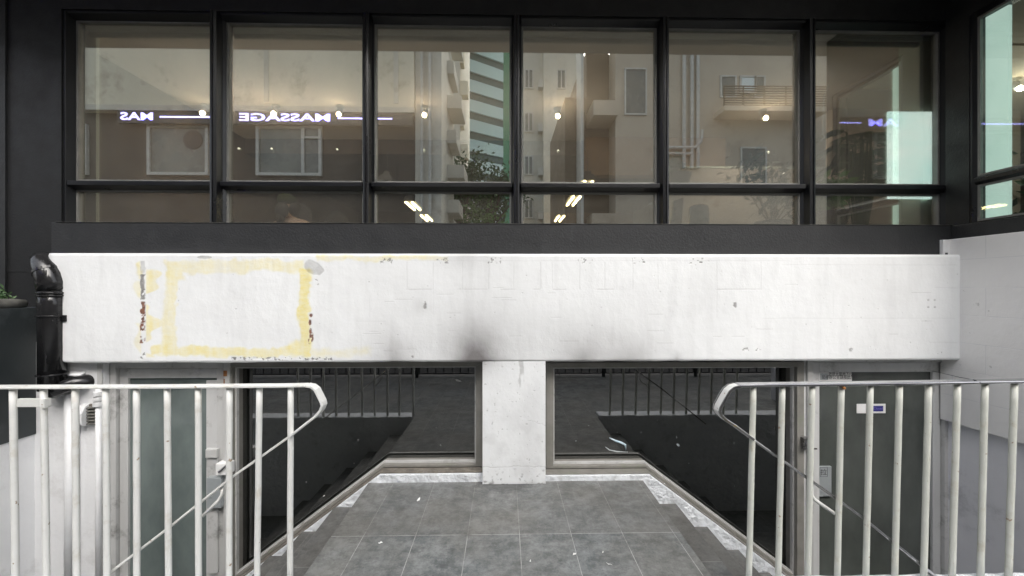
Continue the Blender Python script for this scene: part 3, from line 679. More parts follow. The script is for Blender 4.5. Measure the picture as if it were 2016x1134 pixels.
# notice sheet and sticker
yn = YL - .0185
MB().box(PX(1611, yn), PX(1677, yn), yn - .001, yn, PZ(753, yn), PZ(735, yn)).build('notice_sheet', M['paper'], DR)
text('notice_print', '啟德大廈地下1號', .034, M['ink'], DR, Matrix.Translation((PX(1656, yn), yn - .0016, PZ(739.5, yn))) @ FACE_CAM, .0004, .8)
text('notice_print', '閣樓辦公室請按此門鈴', .036, M['ink'], DR, Matrix.Translation((PX(1653, yn), yn - .0016, PZ(746, yn))) @ FACE_CAM, .0004, .8)
MB().box(PX(1614, yn), PX(1630, yn), yn - .0016, yn - .0011, PZ(751, yn), PZ(738, yn)).build('notice_box', M['greyplate'], DR)
stk = MB().box(PX(1686, yn), PX(1743, yn), yn - .003, yn, PZ(818, yn), PZ(799, yn)).build('sticker', M['paper'], DR, bev=.008)
MB().box(PX(1716, yn), PX(1738, yn), yn - .0038, yn - .0031, PZ(814, yn), PZ(803, yn)).build('sticker_print', M['blue_print'], DR)
text('sticker_print', 'Closed', .026, M['violet_print'], DR, Matrix.Translation((PX(1728, yn), yn - .0042, PZ(808.5, yn))) @ FACE_CAM, .0003)

# mullion wall between right shop window and door / left too
MB().box(XR_o + .0555, rx0 - .0505, YL - .045, YL + .04, FLOOR, PZ(704, YL)).build('door_post', M['alu2'], B, bev=.003)
MB().box(dx1 - .03 + .0525, XL_o - .0555, YL - .045, YL + .04, FLOOR, PZ(715, YL)).build('door_post', M['alu2'], B, bev=.003)
# head frame above everything
MB().box(dx0 - .06, rx1 + .05, YL - .035, YL + .045, PZ(716, YL) + .0505, FZ0 + .05).build('head_frame', M['alu'], B)

# white walls beside the doors
wl = MB(); wl.box(XPL - .12, dx0 - .052, YL - .10, 3.25, FLOOR, FZ0 + .15).build('stair_wall', M['white'], B, bev=.01)
wl = MB(); wl.box(rx1 + .021, XW + .13, YL - .065, 3.25, FLOOR, FZ0 - .001).build('stair_wall', M['white'], B, bev=.01)
wl = MB().box(PX(205, YL - .06), dx0 - .0505, YL - .11, YL - .102, FLOOR, FZ0 - .01).build('trim', M['alu'], B)
# wing (perpendicular wall on the right)
def wing_material():
    m, t, b, o = nodes('white_block_wall')
    c = mixc(t, noise_fac(t, 2, 5), (.80, .79, .78), (.75, .74, .73))
    c = mixc(t, noise_fac(t, 9, 8, .75, lo=.66, hi=.72), c, (.36, .35, .34))
    tc = N(t, 'ShaderNodeTexCoord'); mp = N(t, 'ShaderNodeMapping')
    mp.inputs['Rotation'].default_value = (R(90), 0, R(90)); 
    sx = N(t, 'ShaderNodeSeparateXYZ'); cb = N(t, 'ShaderNodeCombineXYZ'); L(t, tc.outputs['Object'], sx.inputs[0])
    L(t, sx.outputs['Y'], cb.inputs['X']); L(t, sx.outputs['Z'], cb.inputs['Y'])
    br = N(t, 'ShaderNodeTexBrick', offset=.5); br.inputs['Scale'].default_value = 1; br.inputs['Brick Width'].default_value = .41; br.inputs['Row Height'].default_value = .205
    br.inputs['Mortar Size'].default_value = .0022; br.inputs['Mortar Smooth'].default_value = .4
    L(t, cb.outputs[0], br.inputs[0])
    g = N(t, 'ShaderNodeMath', operation='MULTIPLY'); L(t, br.outputs['Fac'], g.inputs[0]); L(t, noise_fac(t, 5, 5, lo=.35, hi=.6), g.inputs[1])
    c = mixc(t, g.outputs[0], c, (.62, .62, .63)); L(t, c, b.inputs['Base Color']); b.inputs['Roughness'].default_value = .6
    p = bump(t, b, noise_fac(t, 12, 8, .6, lo=0, hi=1), .5, .008)
    iv = N(t, 'ShaderNodeMath', operation='SUBTRACT'); iv.inputs[0].default_value = 1; L(t, br.outputs['Fac'], iv.inputs[1]); bump(t, b, iv.outputs[0], .5, .004, p)
    return m
M['wing'] = wing_material()
mb = MB(); mb.box(XV, XW + .14, WY, YF - .0005, .41, 1.80); mb.build('side_wall', M['wing'], B, bev=.006)
MB().box(XV + .05, XW + .14, 1.2, 2.99, FLOOR, .4095).build('side_wall_base', M['lilac'], B)
MB().box(XW - .012, XW + .14, WY, YB - .021, 1.8005, 1.905).build('side_band', M['band'], B, bev=.004)
mb = MB(); mb.box(XW, XW + .14, 2.80, YF - .001, 1.9055, 3.44); mb.box(XW, XW + .14, WY, YF - .001, 3.4405, 4.045); mb.box(XW, XW + .14, WY, 2.07, 1.9055, 3.44); mb.box(XW + .1405, 8, WY, WY + .1, .41, 4.045)
mb.build('side_upper_wall', M['black'], B)
MB().box(XW + .141, 8, WY + .101, 2.99, .3, 1.279).build('side_floor_edge', M['wing'], B)
# side window
SY1, SY0 = 2.745, 2.12
fr = MB()
for z0, z1 in ((1.93, 2.165), (2.255, 3.385)):
    fr.box(XW + .012, XW + .034, SY1, SY1 + .014, z0, z1); fr.box(XW + .012, XW + .034, SY0, SY0 + .014, z0, z1)
    fr.box(XW + .012, XW + .034, SY0, SY1 + .014, z1, z1 + .014); fr.box(XW + .012, XW + .034, SY0, SY1 + .014, z0 - .014, z0)
sw = fr.build('window', M['bead'], B); tag(sw, 'window in the side wall at right')
k = MB()
k.prism([(XW + .012, SY1 + .014), (XW + .1, SY1 + .014), (XW + .1, 2.7995), (XW + .004, 2.7995), (XW + .004, SY1 + .04)], 1.906, 3.44, 'z')
k.box(XW + .004, XW + .1, SY0 - .05, SY0, 1.906, 3.44)
k.prism([(XW + .012, 2.179), (XW - .012, 2.195), (XW - .012, 2.225), (XW + .012, 2.241), (XW + .06, 2.241), (XW + .06, 2.179)], SY0, SY1 + .02, 'y')
k.box(XW + .004, XW + .1, SY0, SY1 + .014, 3.399, 3.4395); k.box(XW + .004, XW + .1, SY0, SY1 + .014, 1.906, 1.9155)
k.build('frame', M['frame'], sw, bev=.002)
MB().box(XW + .018, XW + .024, SY0, SY1, 1.93, 2.165).build('pane', M['glass_side'], sw)
MB().box(XW + .018, XW + .024, SY0, SY1, 2.255, 3.385).build('pane', M['glass_side'], sw)

# interior of the upper floor
IZ = 1.38
MB().box(-3.6, 8, 3.2, 10, IZ - .1, IZ).box(XW + .142, 8, WY + .101, 3.199, IZ - .1, IZ).build('interior_floor', M['wood'], B)
MB().box(-3.6, 8, 3.23, 5.45, 3.5, 3.6).box(XW + .141, 8, WY + .101, 3.2, 3.5, 3.6).build('interior_ceiling', M['beige'], B)
MB().box(-3.6, 3.2, 5.4505, 9.6, 3.3, 3.7).build('rear_ceiling', M['brown'], B)
MB().box(3.2005, 8, 5.4505, 9.6, 3.5, 3.7).build('rear_ceiling', M['beige'], B)
MB().box(-3.8, -3.6, 3.2555, 9.6, IZ, 3.5).build('interior_wall', M['brown'], B)
MB().box(-3.6, .8, 9.6, 9.7, IZ, 3.5).build('interior_wall', M['brown'], B)
MB().box(.8005, 3.2, 9.6, 9.7, IZ, 3.5).build('interior_wall', M['orange'], B)
MB().box(3.2005, 8, 9.6, 9.7, IZ, 3.5).build('interior_wall', M['beige'], B)
MB().box(1.12, 3.05, 5.30, 5.449, 2.98, 3.4995).build('ochre_bulkhead', M['orange'], B)
MB().box(-3.62, -3.33, 3.07, 3.255, IZ, 3.499).build('interior_column', M['inwhite'], B)
MB().box(3.385, 3.62, 3.10, 3.27, IZ, 3.499).build('interior_column', M['inwhite'], B)
MB().box(PX(1640, 4.4), 6, 4.4, 4.5, IZ, 3.499).build('partition', M['beige'], B)
MB().box(1.95, 4.6, 4.95, 5.05, IZ, 2.97).build('partition', M['beige'], B)
MB().box(1.93, 4.6, 4.93, 5.07, 2.9705, 2.995).build('partition_cap', M['inwhite'], B)
MB().box(7.9, 8, WY + .101, 9.6, IZ, 3.5).build('wing_wall', M['brown'], B)

# ground floor interior: dark shop
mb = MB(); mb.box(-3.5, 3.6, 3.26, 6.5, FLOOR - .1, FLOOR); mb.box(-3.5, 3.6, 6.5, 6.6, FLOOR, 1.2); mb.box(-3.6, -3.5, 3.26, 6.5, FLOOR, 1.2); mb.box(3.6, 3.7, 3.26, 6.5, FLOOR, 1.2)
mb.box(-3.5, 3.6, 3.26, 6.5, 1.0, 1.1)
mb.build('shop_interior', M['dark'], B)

# ================================================================== upstairs furniture
def spotlight(x, y, label):
    t = empty('ceiling_spotlight', (x, y, 3.5), label, 'spotlight', 'spotlights under the upstairs ceiling')
    MB().tube([(x, y, 3.5), (x, y, 3.47)], .045, 12).build('base', M['conduit'], t)
    MB().tube([(x, y, 3.47), (x, y - .005, 3.435), (x, y - .03, 3.40)], .03, 12).build('housing', M['conduit'], t, smooth=True)
    MB().ball((x, y - .045, 3.385), .026, 12).build('bulb', M['bulb'], t, smooth=True)
    ld = bpy.data.lights.new('spot_glow', 'POINT'); ld.energy = 4.8; ld.color = (1, .91, .79); ld.shadow_soft_size = .012
    lo = bpy.data.objects.new('spot_glow', ld); COL.objects.link(lo); lo.location = (max(x, -2.95), y - .10, 2.98); lo.parent = t; lo.matrix_parent_inverse = wm(t).inverted()
YSP = 4.45
for q, lab in ((404, 'lit spotlight behind the first big pane from the left'), (543, 'lit spotlight behind the left half of the second big pane'), (670, 'lit spotlight behind the right half of the second big pane'),
               (837, 'lit spotlight behind the third big pane, by the reflected pipes'), (1097, 'lit spotlight behind the fourth big pane from the left'), (1503, 'lit spotlight behind the fifth big pane, above the plant')):
    spotlight(PX(q, YSP), YSP, lab)
spotlight(PX(1997, 3.75), 3.75, 'lit spotlight behind the side window at right')

def pendant(x, y, lit, label):
    t = empty('pendant_lamp', (x, y, 2.9), label, 'pendant lamp', 'pendant lamps in the rear room')
    l = .34
    MB().prism([(x - .11, 2.86), (x + .11, 2.86), (x + .055, 2.94), (x - .055, 2.94)], y - l, y + l).box(x - .04, x + .04, y - l * .8, y + l * .8, 2.941, 3.0).build('lamp_shade', M['plastic_dark'], t)
    for e in (-.25, .25): MB().tube([(x, y + e, 3.0), (x, y + e, 3.3)], .004, 6).build('cord', M['plastic_dark'], t)
    mb = MB()
    for dx in (-.05, .05): mb.tube([(x + dx, y - l + .03, 2.845), (x + dx, y + l - .03, 2.845)], .02, 8)
    mb.build('tube_light', M['lamp'] if lit else M['alu'], t)
for y, lit, lab in ((5.45, 1, 'front lamp of the right row, its dark shade above the transom'), (6.3, 1, 'middle lamp of the right row, glowing just below the transom'), (7.9, 1, 'rear lamp of the right row, low and glowing by the left mullion side')):
    pendant(1.12, y, lit, lab)
for y, lit, lab in ((5.5, 0, 'dark unlit lamp of the left row beside the second mullion'), (6.75, 1, 'long glowing lamp of the left row under the transom'), (7.9, 1, 'rear glowing lamp of the left row just above the sill')):
    pendant(-1.58, y, lit, lab)

# person at the window
def skin_obj(name, verts, edges, mat, parent, sub=2):
    me = bpy.data.meshes.new(name); me.from_pydata([v[:3] for v in verts], edges, []); me.materials.append(mat)
    o = bpy.data.objects.new(name, me); COL.objects.link(o)
    if parent is not None: o.parent = parent; o.matrix_parent_inverse = wm(parent).inverted()
    sk = o.modifiers.new('skin', 'SKIN'); sk.use_smooth_shade = True
    for i, v in enumerate(verts):
        me.skin_vertices[0].data[i].radius = (v[3], v[4] if len(v) > 4 else v[3])
    me.skin_vertices[0].data[0].use_root = True
    s_ = o.modifiers.new('sub', 'SUBSURF'); s_.levels = sub; s_.render_levels = sub
    return o
px_, py_ = PX(574, 5.0), 5.0
bz = IZ - .22
pr = empty('person', (px_, py_, IZ), 'person in a pale pink shirt and green cap seated at a desk upstairs', 'person')
def V(x, y, z, r, r2=None): return (px_ + x, py_ + y, bz + z, r, r2 or r)
vs = [V(0,0,.60,.13,.11), V(.01,0,.78,.13,.10), V(.02,-.01,.95,.16,.11), V(.02,-.02,1.08,.13,.09), V(0,-.04,1.16,.05), V(-.01,-.07,1.22,.06,.07), V(-.015,-.085,1.30,.085,.095), V(-.015,-.08,1.38,.06,.07),
      V(-.19,-.02,1.06,.055), V(-.25,-.12,.86,.045), V(-.16,-.34,.80,.034), V(-.10,-.42,.81,.03),
      V(.22,-.02,1.06,.055), V(.28,-.10,.86,.045), V(.16,-.33,.80,.034), V(.10,-.41,.81,.03),
      V(-.10,.0,.58,.09), V(-.13,-.40,.56,.07), V(-.13,-.42,.25,.05), V(-.13,-.40,.2,.045), V(-.13,-.52,.185,.03),
      V(.10,.0,.58,.09), V(.13,-.40,.56,.07), V(.13,-.42,.25,.05), V(.13,-.40,.2,.045), V(.13,-.52,.185,.03)]
es = [(0,1),(1,2),(2,3),(3,4),(4,5),(5,6),(6,7),(3,8),(8,9),(9,10),(10,11),(3,12),(12,13),(13,14),(14,15),(0,16),(16,17),(17,18),(18,19),(19,20),(0,21),(21,22),(22,23),(23,24),(24,25)]
for hx, base in ((-.10, 11), (.10, 15)):
    for k in range(5):
        a = (k - 2) * .018; i = len(vs)
        vs.append(V(hx + a, -.47 + (.03 if k == 0 else 0), .805, .009)); vs.append(V(hx + a * 1.4, -.51 + abs(k - 2) * .008, .79, .008)); es += [(base, i), (i, i + 1)]
skin_obj('body', vs, es, M['skin'], pr)
sv = [V(0,0,.60,.145,.125), V(.01,0,.78,.145,.115), V(.02,-.01,.95,.175,.125), V(.02,-.02,1.08,.14,.10), V(0,-.035,1.13,.065), V(-.19,-.02,1.06,.068), V(-.25,-.12,.86,.058), V(-.20,-.26,.82,.05), V(.22,-.02,1.06,.068), V(.28,-.10,.86,.058), V(.21,-.25,.82,.05)]
skin_obj('shirt', sv, [(0,1),(1,2),(2,3),(3,4),(3,5),(5,6),(6,7),(3,8),(8,9),(9,10)], M['shirt'], pr)
MB().ball((px_ - .015, py_ - .085, bz + 1.375), .104, 16, (1, 1.12, .75)).build('cap', M['cap'], pr, smooth=True)
MB().ball((px_ + .02, py_ - .03, bz + 1.28), .10, 16, (.95, 1.0, 1.15)).ball((px_ - .05, py_ - .16, bz + 1.13), .06, 12, (.8, .7, 1.7)).build('hair', M['hair'], pr, smooth=True)
MB().ball((px_ - .03, py_ - .16, bz + 1.235), .088, 14, (.95, .55, 1.15)).build('face_mask', M['plastic_dark'], pr, smooth=True)
# chair
def office_chair(x, y, lab):
    t = empty('office_chair', (x, y, IZ), lab, 'chair')
    MB().prism([(x - .2, IZ + .66), (x + .2, IZ + .66), (x + .17, IZ + 1.1), (x + .06, IZ + 1.22), (x - .06, IZ + 1.22), (x - .17, IZ + 1.1)], y, y + .07).build('backrest', M['plastic_dark'], t, bev=.03)
    MB().box(x - .23, x + .23, y - .42, y, IZ + .45, IZ + .53).build('seat', M['plastic_dark'], t, bev=.02)
    MB().tube([(x, y - .2, IZ + .08), (x, y - .2, IZ + .45)], .03, 8).build('column', M['alu'], t)
    mb = MB()
    for k in range(5): mb.tube([(x, y - .2, IZ + .1), (x + .28 * math.cos(k * 1.257), y - .2 + .28 * math.sin(k * 1.257), IZ + .04)], .02, 6)
    mb.build('base', M['alu'], t)
office_chair(PX(592, 5.4), 5.36, 'dark office chair behind the person in the green cap')
office_chair(PX(621, 5.3) + .02, 5.9, 'dark chair back standing right of the person in the green cap')
def desk(x0, x1, y0, y1, lab, z=.74, mat='wood'):
    t = empty('desk', ((x0 + x1) / 2, (y0 + y1) / 2, IZ), lab, 'desk')
    MB().box(x0, x1, y0, y1, IZ + z - .03, IZ + z).build('desk_top', M[mat], t, bev=.004)
    for a in (x0 + .02, x1 - .06):
        for b in (y0 + .02, y1 - .06): MB().box(a, a + .04, b, b + .04, IZ, IZ + z - .0305).build('leg', M['plastic_dark'], t)
desk(-3.3, -1.5, 4.15, 4.75, 'desk in front of the person, hidden behind the sill', z=.5)
desk(1.0, 2.6, 7.3, 7.9, 'long dark bench in the rear room under the right lamps', z=.95)
desk(-2.0, -1.2, 6.6, 7.1, 'dark wooden counter in the rear room under the left lamps', z=.85)

# monitor, bottle, plants
t = empty('monitor', (PX(1330, 4.3), 4.3, IZ + .5), 'dark screen edge right of the fourth mullion upstairs', 'monitor')
x = PX(1330, 4.3)
MB().prism([(x - .07, 1.98), (x + .05, 1.98), (x + .085, 2.44), (x - .03, 2.40)], 4.28, 4.32).build('screen', M['plastic_dark'], t, bev=.004)
MB().tube([(x, 4.32, 2.2), (x, 4.36, 1.9)], .02, 8).box(x - .12, x + .12, 4.2, 4.4, 1.885, 1.9).build('stand', M['alu'], t)
desk(1.6, 3.4, 4.0, 4.7, 'desk carrying the monitor and the blue bottle upstairs', z=.50, mat='beige')
x = PX(1376, 4.3); t = empty('water_bottle', (x, 4.3, IZ + .5), 'big dark blue water bottle on the desk upstairs', 'water bottle')
MB().tube([(x, 4.3, 1.885), (x, 4.3, 2.30), (x, 4.3, 2.34), (x, 4.3, 2.355)], [.105, .105, .095, .07], 24).build('bottle', M['plastic_blue'], t, smooth=False)
MB().tube([(x, 4.3, 2.02), (x, 4.3, 2.04)], .108, 24).tube([(x, 4.3, 2.18), (x, 4.3, 2.20)], .108, 24).build('rib', M['plastic_blue'], t)

def leaf_quad(bm, c, d, w, l, up):
    d = d.normalized(); s_ = d.cross(up)
    if s_.length < 1e-4: s_ = Vector((1, 0, 0))
    s_.normalize(); n = s_.cross(d)
    a = c; b = c + d * l * .5 + s_ * w * .5 + n * w * .12; e = c + d * l; f = c + d * l * .5 - s_ * w * .5 + n * w * .12
    bm.faces.new([bm.verts.new(v) for v in (a, b, e, f)])
def rnd(a=1): return Vector((random.uniform(-a, a), random.uniform(-a, a), random.uniform(-a, a)))
def palm(x, y, z, h, nf, fl, mat, lab, pot='terracotta', spread=1.0):
    t = empty('potted_plant', (x, y, z), lab, 'plant')
    MB().tube([(x, y, z), (x, y, z + .28)], [.11, .15], 16).build('pot', M[pot], t)
    st = MB(); lf = MB()
    for k in range(nf):
        a = k * 2.4 + random.uniform(-.3, .3); hh = h * random.uniform(.55, 1.0)
        out = Vector((math.cos(a) * spread, math.sin(a) * .7 * spread, 0)); p0 = Vector((x, y, z + .25)); pts = []
        L_ = fl * random.uniform(.7, 1.1)
        top = p0 + Vector((out.x * .12, out.y * .12, hh))
        for j in range(5): pts.append(p0.lerp(top, j / 4))
        for j in range(1, 12):
            u = j / 11; q = top + out * L_ * u + Vector((0, 0, L_ * (.35 * u - .85 * u * u))); pts.append(q)
            dirn = (q - pts[-2]).normalized(); side = dirn.cross(Vector((0, 0, 1))).normalized()
            wl_ = L_ * .42 * math.sin(math.pi * min(1, u * .85 + .15))
            for sg in (-1, 1):
                for jj in (0, .5):
                    leaf_quad(lf.bm, q - dirn * jj * L_ / 11, side * sg + dirn * .7 + Vector((0, 0, -.25)), .046, wl_, Vector((0, 0, 1)))
        st.tube(pts, [.008] * len(pts), 5)
    st.build('stem', M['leaf_dark'], t); lf.build('foliage', mat, t)
def bush(x, y, z, r, n, ls, mat, lab, name='potted_plant', pot=True, flat=1.0, twigs=7):
    t = empty(name, (x, y, z), lab, 'plant')
    if pot: MB().tube([(x, y, z), (x, y, z + .16)], [.12, .17], 16).build('pot', M['plastic_dark'], t)
    c = Vector((x, y, z + .16 + r * flat)); tw = MB(); lf = MB(); tips = []
    for k in range(twigs):
        tip = c + Vector((random.gauss(0, .45) * r, random.gauss(0, .3) * r, random.uniform(-.6, .9) * r * flat)); tips.append(tip)
        tw.tube([(x, y, z + .1), tuple(Vector((x, y, z + .1)).lerp(tip, .5) + rnd(r * .12)), tuple(tip)], [.009, .006, .003], 5)
    for k in range(n):
        q = random.choice(tips) + Vector((random.gauss(0, .25), random.gauss(0, .22), random.gauss(0, .22))) * r
        leaf_quad(lf.bm, q, rnd() + Vector((0, 0, -.2)), ls * .45, ls * random.uniform(.7, 1.3), rnd())
    tw.build('stem', M['bark'], t); lf.build('foliage', mat, t)
random.seed(12)
palm(PX(1685, 3.85), 3.80, IZ, 1.38, 24, .44, M['leaf'], 'tall fern-leaved plant behind the last pane, fronds above the transom')
bush(PX(1632, 3.7), 3.7, IZ + .62, .15, 320, .11, M['leaf_bright'], 'small bright green plant low in the last pane', twigs=9)
bush(PX(1520, 4.1), 4.1, IZ + .60, .36, 260, .10, M['leaf_dark'], 'sparse twiggy plant in a dark bowl behind the fifth pane', twigs=12)
bush(PX(1330, 4.9), 4.85, 2.70, .12, 200, .06, M['leaf'], 'small trailing plant on the cream partition upstairs', twigs=6)
bush(PX(2030, 4.4), 4.2, IZ, .75, 500, .14, M['leaf_dark'], 'dark leafy plant seen through the side window')
desk(3.2, 3.62, 3.5, 3.68, 'low shelf under the small bright plant upstairs', z=.60, mat='beige')
desk(2.4, 3.1, 3.9, 3.99, 'narrow ledge holding the twiggy plant bowl upstairs', z=.60, mat='beige')
m_, t_, b_, o_ = nodes('mint_reflection_glow'); c_ = mixc(t_, noise_fac(t_, 4, 5), (.60, .72, .67), (.68, .78, .74)); L(t_, c_, b_.inputs['Base Color']); L(t_, c_, b_.inputs['Emission Color']); b_.inputs['Emission Strength'].default_value = .33  # glowing panel added in place of a bright reflection at the side window
o = MB().box(XW + .072, XW + .10, 2.63, 2.79, 1.93, 3.42).build('reflection_panel', m_, bev=.004); tag(o, 'tall pale mint glow panel added as a bright reflection just behind the side window', 'reflection panel')
m2_, t_, b_, o_ = nodes('cyan_reflection_glow'); c_ = mixc(t_, noise_fac(t_, 3, 6, stretch=(1, 1, 2)), (.60, .86, .86), (.82, .96, .96)); L(t_, c_, b_.inputs['Base Color']); L(t_, c_, b_.inputs['Emission Color']); b_.inputs['Emission Strength'].default_value = .85  # second glowing panel, added where the last pane mirrors something bright
o = MB().box(PX(1748, 3.08), PX(1834, 3.08), 3.075, 3.09, PZ(388, 3.08), PZ(213, 3.08)).build('reflection_panel', m2_, bev=.002); tag(o, 'bright pale mint panel added as a reflection right of the fern, behind the last main pane', 'reflection panel')
# wire hanging behind the last pane
x = PX(1622, 3.9); o = MB().tube([(x + .05, 3.9, 3.5), (x, 3.9, 3.38), (x - .01, 3.9, 3.0), (x + .01, 3.9, 2.97), (x - .03, 3.9, 2.93)], .006, 6).build('hanging_cord', M['conduit']); tag(o, 'thin pale cord hanging from the ceiling behind the last pane', 'cord')

# ================================================================== left side: planter, pipes
pb = empty('planter', (-3.8, 2.3, FLOOR), 'dark green raised planter wall at the left edge with plants on top', 'planter')
ZPL = 1.29
ZPB = PZ(845, 2.93) 
MB().box(-4.6, XPL, .9, YF + .0025, ZPB, ZPL).build('box', M['planter'], pb, bev=.006)
MB().box(-4.6, XPL - .01, .9, YF + .0025, FLOOR, ZPB - .0005).build('base_wall', M['white'], pb)
MB().box(-4.55, XPL - .09, .95, 2.9, ZPL - .02, ZPL + .012).build('soil', M['soil'], pb)
MB().tube([(XPL - .035, .9, ZPL + .03), (XPL - .035, 2.78, ZPL + .03), (XPL - .035, 2.86, ZPL + .028)], [.036, .036, .03], 14).tube([(XPL - .035, 2.5, ZPL + .03), (XPL - .035, 2.515, ZPL + .03)], .039, 14).build('rim_pipe', M['grey_pipe'], pb, smooth=True)
random.seed(5)
bush(-3.60, 2.74, ZPL - .15, .11, 420, .035, M['leaf'], 'small bright green plant growing in the planter at the left edge', name='shrub', pot=False, flat=.55, twigs=16)
# debris on soil
mb = MB()
for k in range(60): 
    x_, y_ = random.uniform(-3.75, -3.5), random.uniform(2.0, 2.88); leaf_quad(mb.bm, Vector((x_, y_, ZPL + .014)), rnd() + Vector((0, 0, .8)), .03, .04, rnd())
tag(mb.build('leaf_litter', M['grey_pipe']), 'dry leaf litter lying on the planter soil', 'leaf litter', kind='stuff')

# black drain pipe
dp = empty('drainpipe', (-3.36, 2.8, 0), 'thick glossy black drainpipe with an elbow at the left end of the white beam', 'drainpipe')
YD = 2.82; xd = PX(103, YD); rp = .072
def arc(c, r, a0, a1, n, y=None):
    return [(c[0] + r * math.cos(R(a0 + (a1 - a0) * k / n)), YD, c[1] + r * math.sin(R(a0 + (a1 - a0) * k / n))) for k in range(n + 1)]
MB().tube([(xd, YD, PZ(762, YD)), (xd, YD, PZ(600, YD)), (xd, YD, PZ(572, YD))], rp, 28).build('pipe', M['pvc'], dp, smooth=True)
el = [(xd, YD, PZ(571, YD)), (xd - .004, YD, PZ(558, YD)), (xd - .018, YD + .005, PZ(545, YD)), (xd - .04, YD + .012, PZ(534, YD)), (xd - .072, YD + .02, PZ(524, YD)), (xd - .10, YD + .03, PZ(515, YD)), (xd - .125, YD + .045, PZ(508, YD))]
MB().tube(el, [rp + .004, rp + .008, rp + .009, rp + .006, rp, rp - .008, rp - .014], 28).build('elbow', M['pvc'], dp, smooth=True)
mb = MB()
for py0 in (575, 580, 619, 731): mb.tube([(xd, YD, PZ(py0, YD)), (xd, YD, PZ(py0 + 3, YD))], rp + .009, 28)
mb.build('collar', M['pvc'], dp, bev=.002)
MB().tube([(xd - .034, YD + .01, PZ(538, YD)), (xd - .042, YD + .013, PZ(534, YD))], rp + .011, 28).build('elbow_collar', M['pvc'], dp)
MB().box(xd + rp, xd + rp + .03, YD - .01, YD + .03, PZ(632, YD), PZ(619, YD)).build('bracket', M['pvc'], dp, bev=.004)
MB().tube([(xd, YD, PZ(768, YD)), (xd + .03, YD, PZ(764, YD)), (xd + .09, YD + .01, PZ(756, YD)), (xd + .13, YD + .03, PZ(753, YD)), (xd + .16, YD + .07, PZ(752, YD)), (xd + .175, YD + .15, PZ(752, YD))], [.045, .045, .047, .05, .05, .05], 22).build('branch', M['pvc'], dp, smooth=True)
# conduits, vent hood
ycx = YL - .115
def conduit(pxc, py0, py1, r, lab, y=ycx, sock=True):
    t = empty('conduit_pipe', (PX(pxc, y), y, FLOOR), lab, 'pipe', 'white pipes beside the left door')
    x = PX(pxc, y); MB().tube([(x, y, PZ(py0, y)), (x, y, FLOOR)], r, 14).build('pipe', M['conduit'], t, smooth=True)
    if sock:
        mb = MB()
        for a, b in ((766, 775), (777, 784), (786, 795)): mb.tube([(x, y, PZ(a, y)), (x, y, PZ(b, y))], r * 1.75, 14)
        mb.build('socket', M['conduit'], t, bev=.003)
conduit(194, 760, 1134, .018, 'thin white pipe with a ribbed socket right of the vent')
conduit(137, 770, 1134, .028, 'plain white pipe rising to the black drainpipe', sock=False)
conduit(151, 775, 1134, .016, 'narrow white pipe between the thicker pipe and the vent', sock=False)
vt = empty('vent_hood', (PX(176, ycx), ycx, PZ(830, ycx)), 'small white vent hood with rusty slats beside the left door', 'vent')
x0, x1 = PX(159, ycx), PX(193, ycx); z0, z1 = PZ(831, ycx), PZ(790, ycx)
mb = MB(); mb.prism([(YL - .101, z1), (YL - .135, z1 - .01), (YL - .165, z1 - .06), (YL - .165, z0 + .02), (YL - .15, z0), (YL - .101, z0)], x0, x0 + .055, 'x'); mb.build('hood', M['conduit'], vt, bev=.006)
mb = MB(); mb.box(x0 + .056, x1, YL - .112, YL - .101, z0, z1 - .005); mb.build('backing', M['brown_dirt'], vt)
mb = MB()
for k in range(6): zz = z0 + .015 + k * .023; mb.prism([(YL - .113, zz), (YL - .135, zz - .006), (YL - .135, zz - .002), (YL - .113, zz + .006)], x0 + .058, x1 - .001, 'x')
mb.build('slats', M['grey_pipe'], vt)
o = MB().prism([(YL - .101, .80), (YL - .135, .792), (YL - .135, .802), (YL - .101, .822)], PX(140, 2.95), PX(183, 2.95), 'x').build('ledge', M['white'], B, bev=.004)

# white cover box under the band at the right corner
jb = empty('junction_box', (3.36, YB - .03, 1.69), 'small white square cover box on the black band at the right corner', 'cover box')
MB().box(PX(1855, YB - .04), XW - .014, YB - .045, YB - .0205, ZB0 + .003, ZB0 + .118).build('cover', M['conduit'], jb, bev=.003)
MB().box(PX(1859, YB - .04), PX(1864, YB - .04), YB - .0475, YB - .0455, ZB0 + .004, ZB0 + .018).build('hole', M['ink'], jb)

# ================================================================== railings
YR = 1.84
def post(parent, xt, xb, zt, r=.0135, mat='rail_white'):
    xx = xt + (xb - xt) * 1.0
    n = 10; pts = []
    for k in range(n + 1):
        u = k / n; pts.append((xt + (xb - xt) * u + random.uniform(-.0007, .0007), YR, zt + (.015 - zt) * u))
    return MB().tube(pts, r, 12).build('baluster', M[mat], parent, smooth=True)
random.seed(4)
def rail_common(parent, pts_t, zt):
    for xt, xb in pts_t: post(parent, xt, xb, zt)
